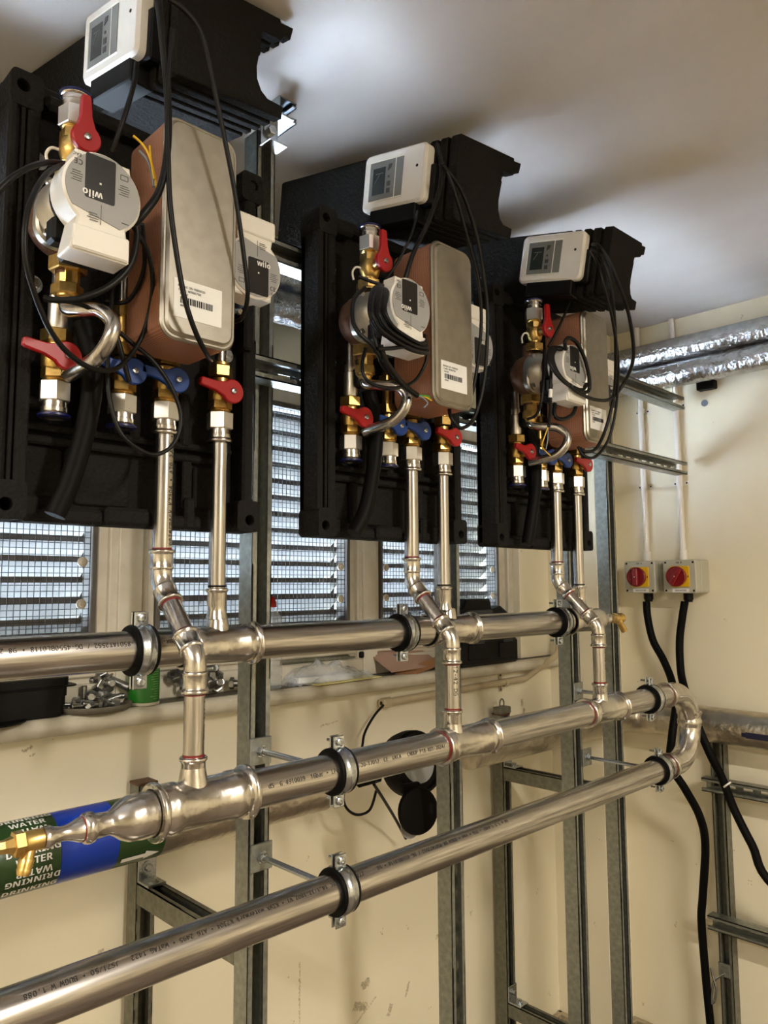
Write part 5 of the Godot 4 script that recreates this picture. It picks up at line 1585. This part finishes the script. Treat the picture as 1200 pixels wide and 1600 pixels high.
func build_sill_things() -> void:
	var S := 1.327
	# black tub
	var o := thing("plastic_tub", "black rectangular plastic tub on the sill", "tub", Vector3(0.52, S, -0.01))
	var t := MB.new()
	t.xf = Transform3D(Basis(Vector3.RIGHT, -PI / 2), Vector3(0.50, S, -0.01))
	t.prism(rrect(-0.115, -0.045, 0.115, 0.045, 0.018, 5), 0.0, 0.006, 0.002, true)
	for k in 4:
		t.prism(rrect(-0.118 - k * 0.002, -0.046 - k * 0.0015, 0.118 + k * 0.002, 0.046 + k * 0.0015, 0.018, 5), 0.004 + k * 0.018, 0.0225 + k * 0.018)
	part("tub_body", t, M.black_plastic, o)
	var rim := MB.new()
	rim.xf = t.xf
	rim.prism(rrect(-0.140, -0.056, 0.140, 0.056, 0.022, 5), 0.058, 0.061, 0.001)
	part("rim", rim, M.black_plastic, o)
	solo("lid_disc", MB.new().lathe(Vector3(0.475, S, 0.005), Vector3.UP, [Vector2(0, 0), Vector2(0, 0.075), Vector2(0.003, 0.077), Vector2(0.004, 0.07), Vector2(0.004, 0)], 32).lathe(Vector3(0.475, S, 0.005), Vector3.UP, [Vector2(0, 0.0), Vector2(0.001, 0.0)], 6), M.black_plastic, "thin black lid lying under the black tub", "lid")
	# tin lid as a tray
	var tr := thing("tin_tray", "round grimy tin lid holding nuts and bolts beside the tub", "tray", Vector3(0.69, S, -0.010))
	part("dish", MB.new().lathe(Vector3(0.69, S, -0.010), Vector3.UP, [Vector2(0.0, 0.0), Vector2(0.0, 0.074), Vector2(0.003, 0.078), Vector2(0.010, 0.080), Vector2(0.013, 0.079), Vector2(0.012, 0.074), Vector2(0.006, 0.071), Vector2(0.004, 0.0)], 40), M.grime, tr)
	rng.seed = 12
	var big := bolt_mesh(0.006, 0.030).mesh()
	var small := bolt_mesh(0.0045, 0.022).mesh()
	var nut := nut_mesh(0.0105).mesh()
	for m in [big, small, nut]:
		m.surface_set_material(0, M.bolt)
	var g1 := "nuts and bolts in the tin tray"
	for i in 26:
		var a := rng.randf_range(0, TAU)
		var q := sqrt(rng.randf()) * 0.055
		var p := Vector3(0.69 + cos(a) * q, S + 0.008 + (0.055 - q) * 0.36 * rng.randf(), -0.010 + sin(a) * q)
		var kind := i % 3
		if kind == 0:
			loose("loose_nut", nut, p, Vector3(rng.randf_range(-0.7, 0.7), rng.randf() * TAU, rng.randf_range(-0.7, 0.7)), "steel hex nut lying in the tin tray", "nut", g1)
		else:
			loose("loose_bolt", big if kind == 1 else small, p + Vector3(0, 0.006, 0), Vector3(PI / 2 + rng.randf_range(-0.35, 0.35), rng.randf() * TAU, 0), "steel hex bolt lying in the tin tray", "bolt", g1)
	loose("upright_bolt", big, Vector3(0.672, S + 0.012, -0.012), Vector3(0.05, 0.3, 0.04), "dark bolt standing upright in the tin tray", "bolt", "")
	# heap of large bolts behind and right of the can
	var huge := bolt_mesh(0.0085, 0.045).mesh()
	var ring := nut_mesh(0.0165).mesh()
	for m in [huge, ring]:
		m.surface_set_material(0, M.bolt)
	var g2 := "heap of bolts and nuts beside the green can"
	for i in 34:
		var left := i < 14
		var x := rng.randf_range(0.70, 0.735) if left else rng.randf_range(0.875, 1.03)
		var zz := rng.randf_range(-0.045, -0.015) if left else rng.randf_range(-0.035, 0.010)
		var lvl := rng.randf_range(0.0, 0.045) if left else rng.randf_range(0.0, 0.05) * (1.0 if zz < 0.0 else 0.35)
		var p := Vector3(x, S + 0.014 + lvl, zz)
		if i % 3 == 0:
			loose("large_nut", ring, p, Vector3(rng.randf_range(0.6, 1.6), rng.randf() * TAU, 0), "large hex nut in the heap beside the green can", "nut", g2)
		else:
			loose("large_bolt", huge, p, Vector3(PI / 2 + rng.randf_range(-0.4, 0.4), rng.randf_range(-0.9, 0.9) + (PI if i % 2 else 0.0), 0), "large hex bolt in the heap beside the green can", "bolt", g2)
	# green can
	var c := thing("green_can", "green printed can on the sill behind the header pipe clamp", "can", Vector3(0.797, S, 0.005))
	var cc := Vector3(0.797, S, 0.005)
	part("can_body", MB.new().lathe(cc, Vector3.UP, [Vector2(0.006, 0.031), Vector2(0.008, 0.033), Vector2(0.110, 0.033), Vector2(0.113, 0.031)], 36), M.can_green, c)
	part("can_rim", MB.new().lathe(cc, Vector3.UP, [Vector2(0, 0), Vector2(0, 0.031), Vector2(0.001, 0.0335), Vector2(0.006, 0.0335), Vector2(0.007, 0.031)], 36).lathe(cc + Vector3(0, 0.110, 0), Vector3.UP, [Vector2(0, 0.0325), Vector2(0.003, 0.0335), Vector2(0.005, 0.032), Vector2(0.003, 0.0)], 36), M.sill_paint, c)
	var lp := MB.new()
	rng.seed = 31
	for i in 17:
		var wdt := rng.randf_range(0.010, 0.021)
		var yy := 0.014 + i * 0.0052
		for j in 6:
			var an := deg_to_rad(60.0) + j * wdt / 6 / 0.033
			var p := Vector3(-cos(an) * -0.0333, yy, sin(an) * 0.0333)
			lp.box(cc + p, Vector3(0.0006, 0.0014, wdt / 6), Basis(Vector3.UP, -an))
	part("can_print", lp, M.can_light, c, "pale printed lines")
	# water bottle
	var b := thing("water_bottle", "clear plastic water bottle with a red cap on the sill", "bottle", Vector3(1.128, S, 0.008))
	var bc := Vector3(1.128, S, 0.008)
	part("bottle_body", MB.new().lathe(bc, Vector3.UP, [Vector2(0.0, 0.0), Vector2(0.0, 0.026), Vector2(0.006, 0.032), Vector2(0.03, 0.032), Vector2(0.035, 0.030), Vector2(0.04, 0.032), Vector2(0.065, 0.032), Vector2(0.07, 0.030), Vector2(0.075, 0.032), Vector2(0.160, 0.032), Vector2(0.182, 0.026), Vector2(0.200, 0.015), Vector2(0.206, 0.013)], 32, false, 0.0, 0.4), M.pet, b)
	part("bottle_cap", MB.new().lathe(bc + Vector3(0, 0.202, 0), Vector3.UP, [Vector2(0, 0.0), Vector2(0, 0.0165), Vector2(0.012, 0.0165), Vector2(0.016, 0.014), Vector2(0.022, 0.013), Vector2(0.026, 0.010), Vector2(0.026, 0)], 20), M.red, b, "red sports cap")
	# crumpled clear bag with papers
	var bag := MB.new()
	var N := FastNoiseLite.new()
	N.seed = 4
	N.frequency = 18.0
	var gx := 26
	var gz := 12
	for i in gx + 1:
		for j in gz + 1:
			var fx := float(i) / gx
			var fz := float(j) / gz
			var env := sin(PI * fx) * sin(PI * fz)
			var hgt := 0.052 * pow(env, 0.5) * (1.15 - fx * 0.8) + 0.03 * env * maxf(0.0, N.get_noise_2d(fx * 0.35, fz * 0.1)) * 2.0 + 0.002
			bag.vert(Vector3(1.185 + fx * 0.30, S + hgt + 0.006 * N.get_noise_2d(fx * 1.1, fz * 0.9 + 3.0), -0.055 + fz * 0.085), Vector3.UP)
	for i in gx:
		for j in gz:
			var q := i * (gz + 1) + j
			bag.tri(q, q + 1, q + gz + 2)
			bag.tri(q, q + gz + 2, q + gz + 1)
	for i in bag.n.size():   # smooth normals from the grid
		bag.n[i] = Vector3.ZERO
	for i in range(0, bag.ix.size(), 3):
		var fn := (bag.v[bag.ix[i + 2]] - bag.v[bag.ix[i]]).cross(bag.v[bag.ix[i + 1]] - bag.v[bag.ix[i]])
		for e in 3:
			bag.n[bag.ix[i + e]] += fn
	for i in bag.n.size():
		bag.n[i] = bag.n[i].normalized()
	solo("plastic_bag", bag, M.film, "crumpled clear plastic bag on the sill beside the bottle", "bag")
	solo("paper_sheets", MB.new().box(Vector3(1.30, S + 0.012, -0.012), Vector3(0.20, 0.016, 0.07), Basis(Vector3.UP, 0.08) * Basis(Vector3(0, 0, 1), -0.03), 0.002), M.paper_white, "white papers inside the clear plastic bag", "papers")
	solo("paper_sheet", MB.new().box(Vector3(1.365, S + 0.0025, 0.020), Vector3(0.24, 0.002, 0.055), Basis(Vector3.UP, 0.06)), M.paper_yellow, "pale yellow sheet lying at the edge of the sill", "paper")
	solo("pipe_offcut", MB.new().cyl(Vector3(1.20, S + 0.058, -0.05), Vector3(1.46, S + 0.05, -0.05), 0.012, 16).box(Vector3(1.235, S + 0.023, -0.05), Vector3(0.03, 0.046, 0.02)).box(Vector3(1.44, S + 0.02, -0.05), Vector3(0.02, 0.04, 0.02)), M.galv_dull, "dull metal bar lying along the window behind the plastic bag", "bar")
	# cardboard
	var cd := thing("cardboard_sheet", "torn pinkish cardboard sheet leaning on the sill", "cardboard", Vector3(1.62, S, 0.0))
	var cb := Basis(Vector3(0, 1, 0), 0.1) * Basis(Vector3.RIGHT, deg_to_rad(28.0))
	part("sheet", MB.new().box(Vector3(1.63, S + 0.042, -0.015), Vector3(0.24, 0.004, 0.12), cb), M.card, cd)
	part("torn_flap", MB.new().box(Vector3(1.665, S + 0.014, 0.030), Vector3(0.22, 0.004, 0.028), Basis(Vector3(0, 0, 1), 0.20) * Basis(Vector3.RIGHT, 0.9)), M.card_brown, cd)
	solo("hand_tool", MB.new().tube([Vector3(1.40, S + 0.105, -0.050), Vector3(1.46, S + 0.075, -0.040), Vector3(1.505, S + 0.055, -0.030)], 0.0035, 8).box(Vector3(1.480, S + 0.06, -0.03), Vector3(0.04, 0.018, 0.018), Basis(Vector3.UP, 0.3), 0.003), M.black_plastic, "thin black handled tool lying across the cardboard", "tool")
	# tool case
	var k := thing("tool_case", "black plastic power tool case standing on the sill by the window", "case", Vector3(1.97, S, -0.005))
	part("case_base", MB.new().box(Vector3(1.965, S + 0.040, 0.0), Vector3(0.30, 0.080, 0.105), Basis(), 0.008).box(Vector3(1.90, S + 0.045, 0.053), Vector3(0.10, 0.05, 0.012), Basis(), 0.004).box(Vector3(2.05, S + 0.045, 0.053), Vector3(0.09, 0.05, 0.012), Basis(), 0.004), M.black_plastic, k)
	var lidp := MB.new()
	lidp.xf = Transform3D(Basis(Vector3(1, 0, 0), Vector3(0, 1, 0), Vector3(0, 0, 1)), Vector3(1.965, S, -0.012))
	lidp.prism(PackedVector2Array([Vector2(-0.15, 0.08), Vector2(0.155, 0.08), Vector2(0.16, 0.12), Vector2(0.135, 0.165), Vector2(0.10, 0.185), Vector2(0.05, 0.175), Vector2(0.04, 0.21), Vector2(-0.085, 0.21), Vector2(-0.10, 0.185), Vector2(-0.13, 0.18), Vector2(-0.15, 0.15)]), -0.05, 0.035, 0.006)
	part("case_lid", lidp, M.black_plastic, k)
	part("handle", MB.new().box(Vector3(1.935, S + 0.165, 0.030), Vector3(0.13, 0.018, 0.016), Basis(), 0.004).box(Vector3(1.878, S + 0.135, 0.028), Vector3(0.016, 0.06, 0.014), Basis(), 0.003).box(Vector3(1.992, S + 0.135, 0.028), Vector3(0.016, 0.06, 0.014), Basis(), 0.003), M.case_grey, k)
	part("latch", MB.new().box(Vector3(1.90, S + 0.083, 0.056), Vector3(0.05, 0.03, 0.008), Basis(), 0.002), M.case_grey, k)
	part("latch", MB.new().box(Vector3(2.05, S + 0.083, 0.056), Vector3(0.05, 0.03, 0.008), Basis(), 0.002), M.case_grey, k)
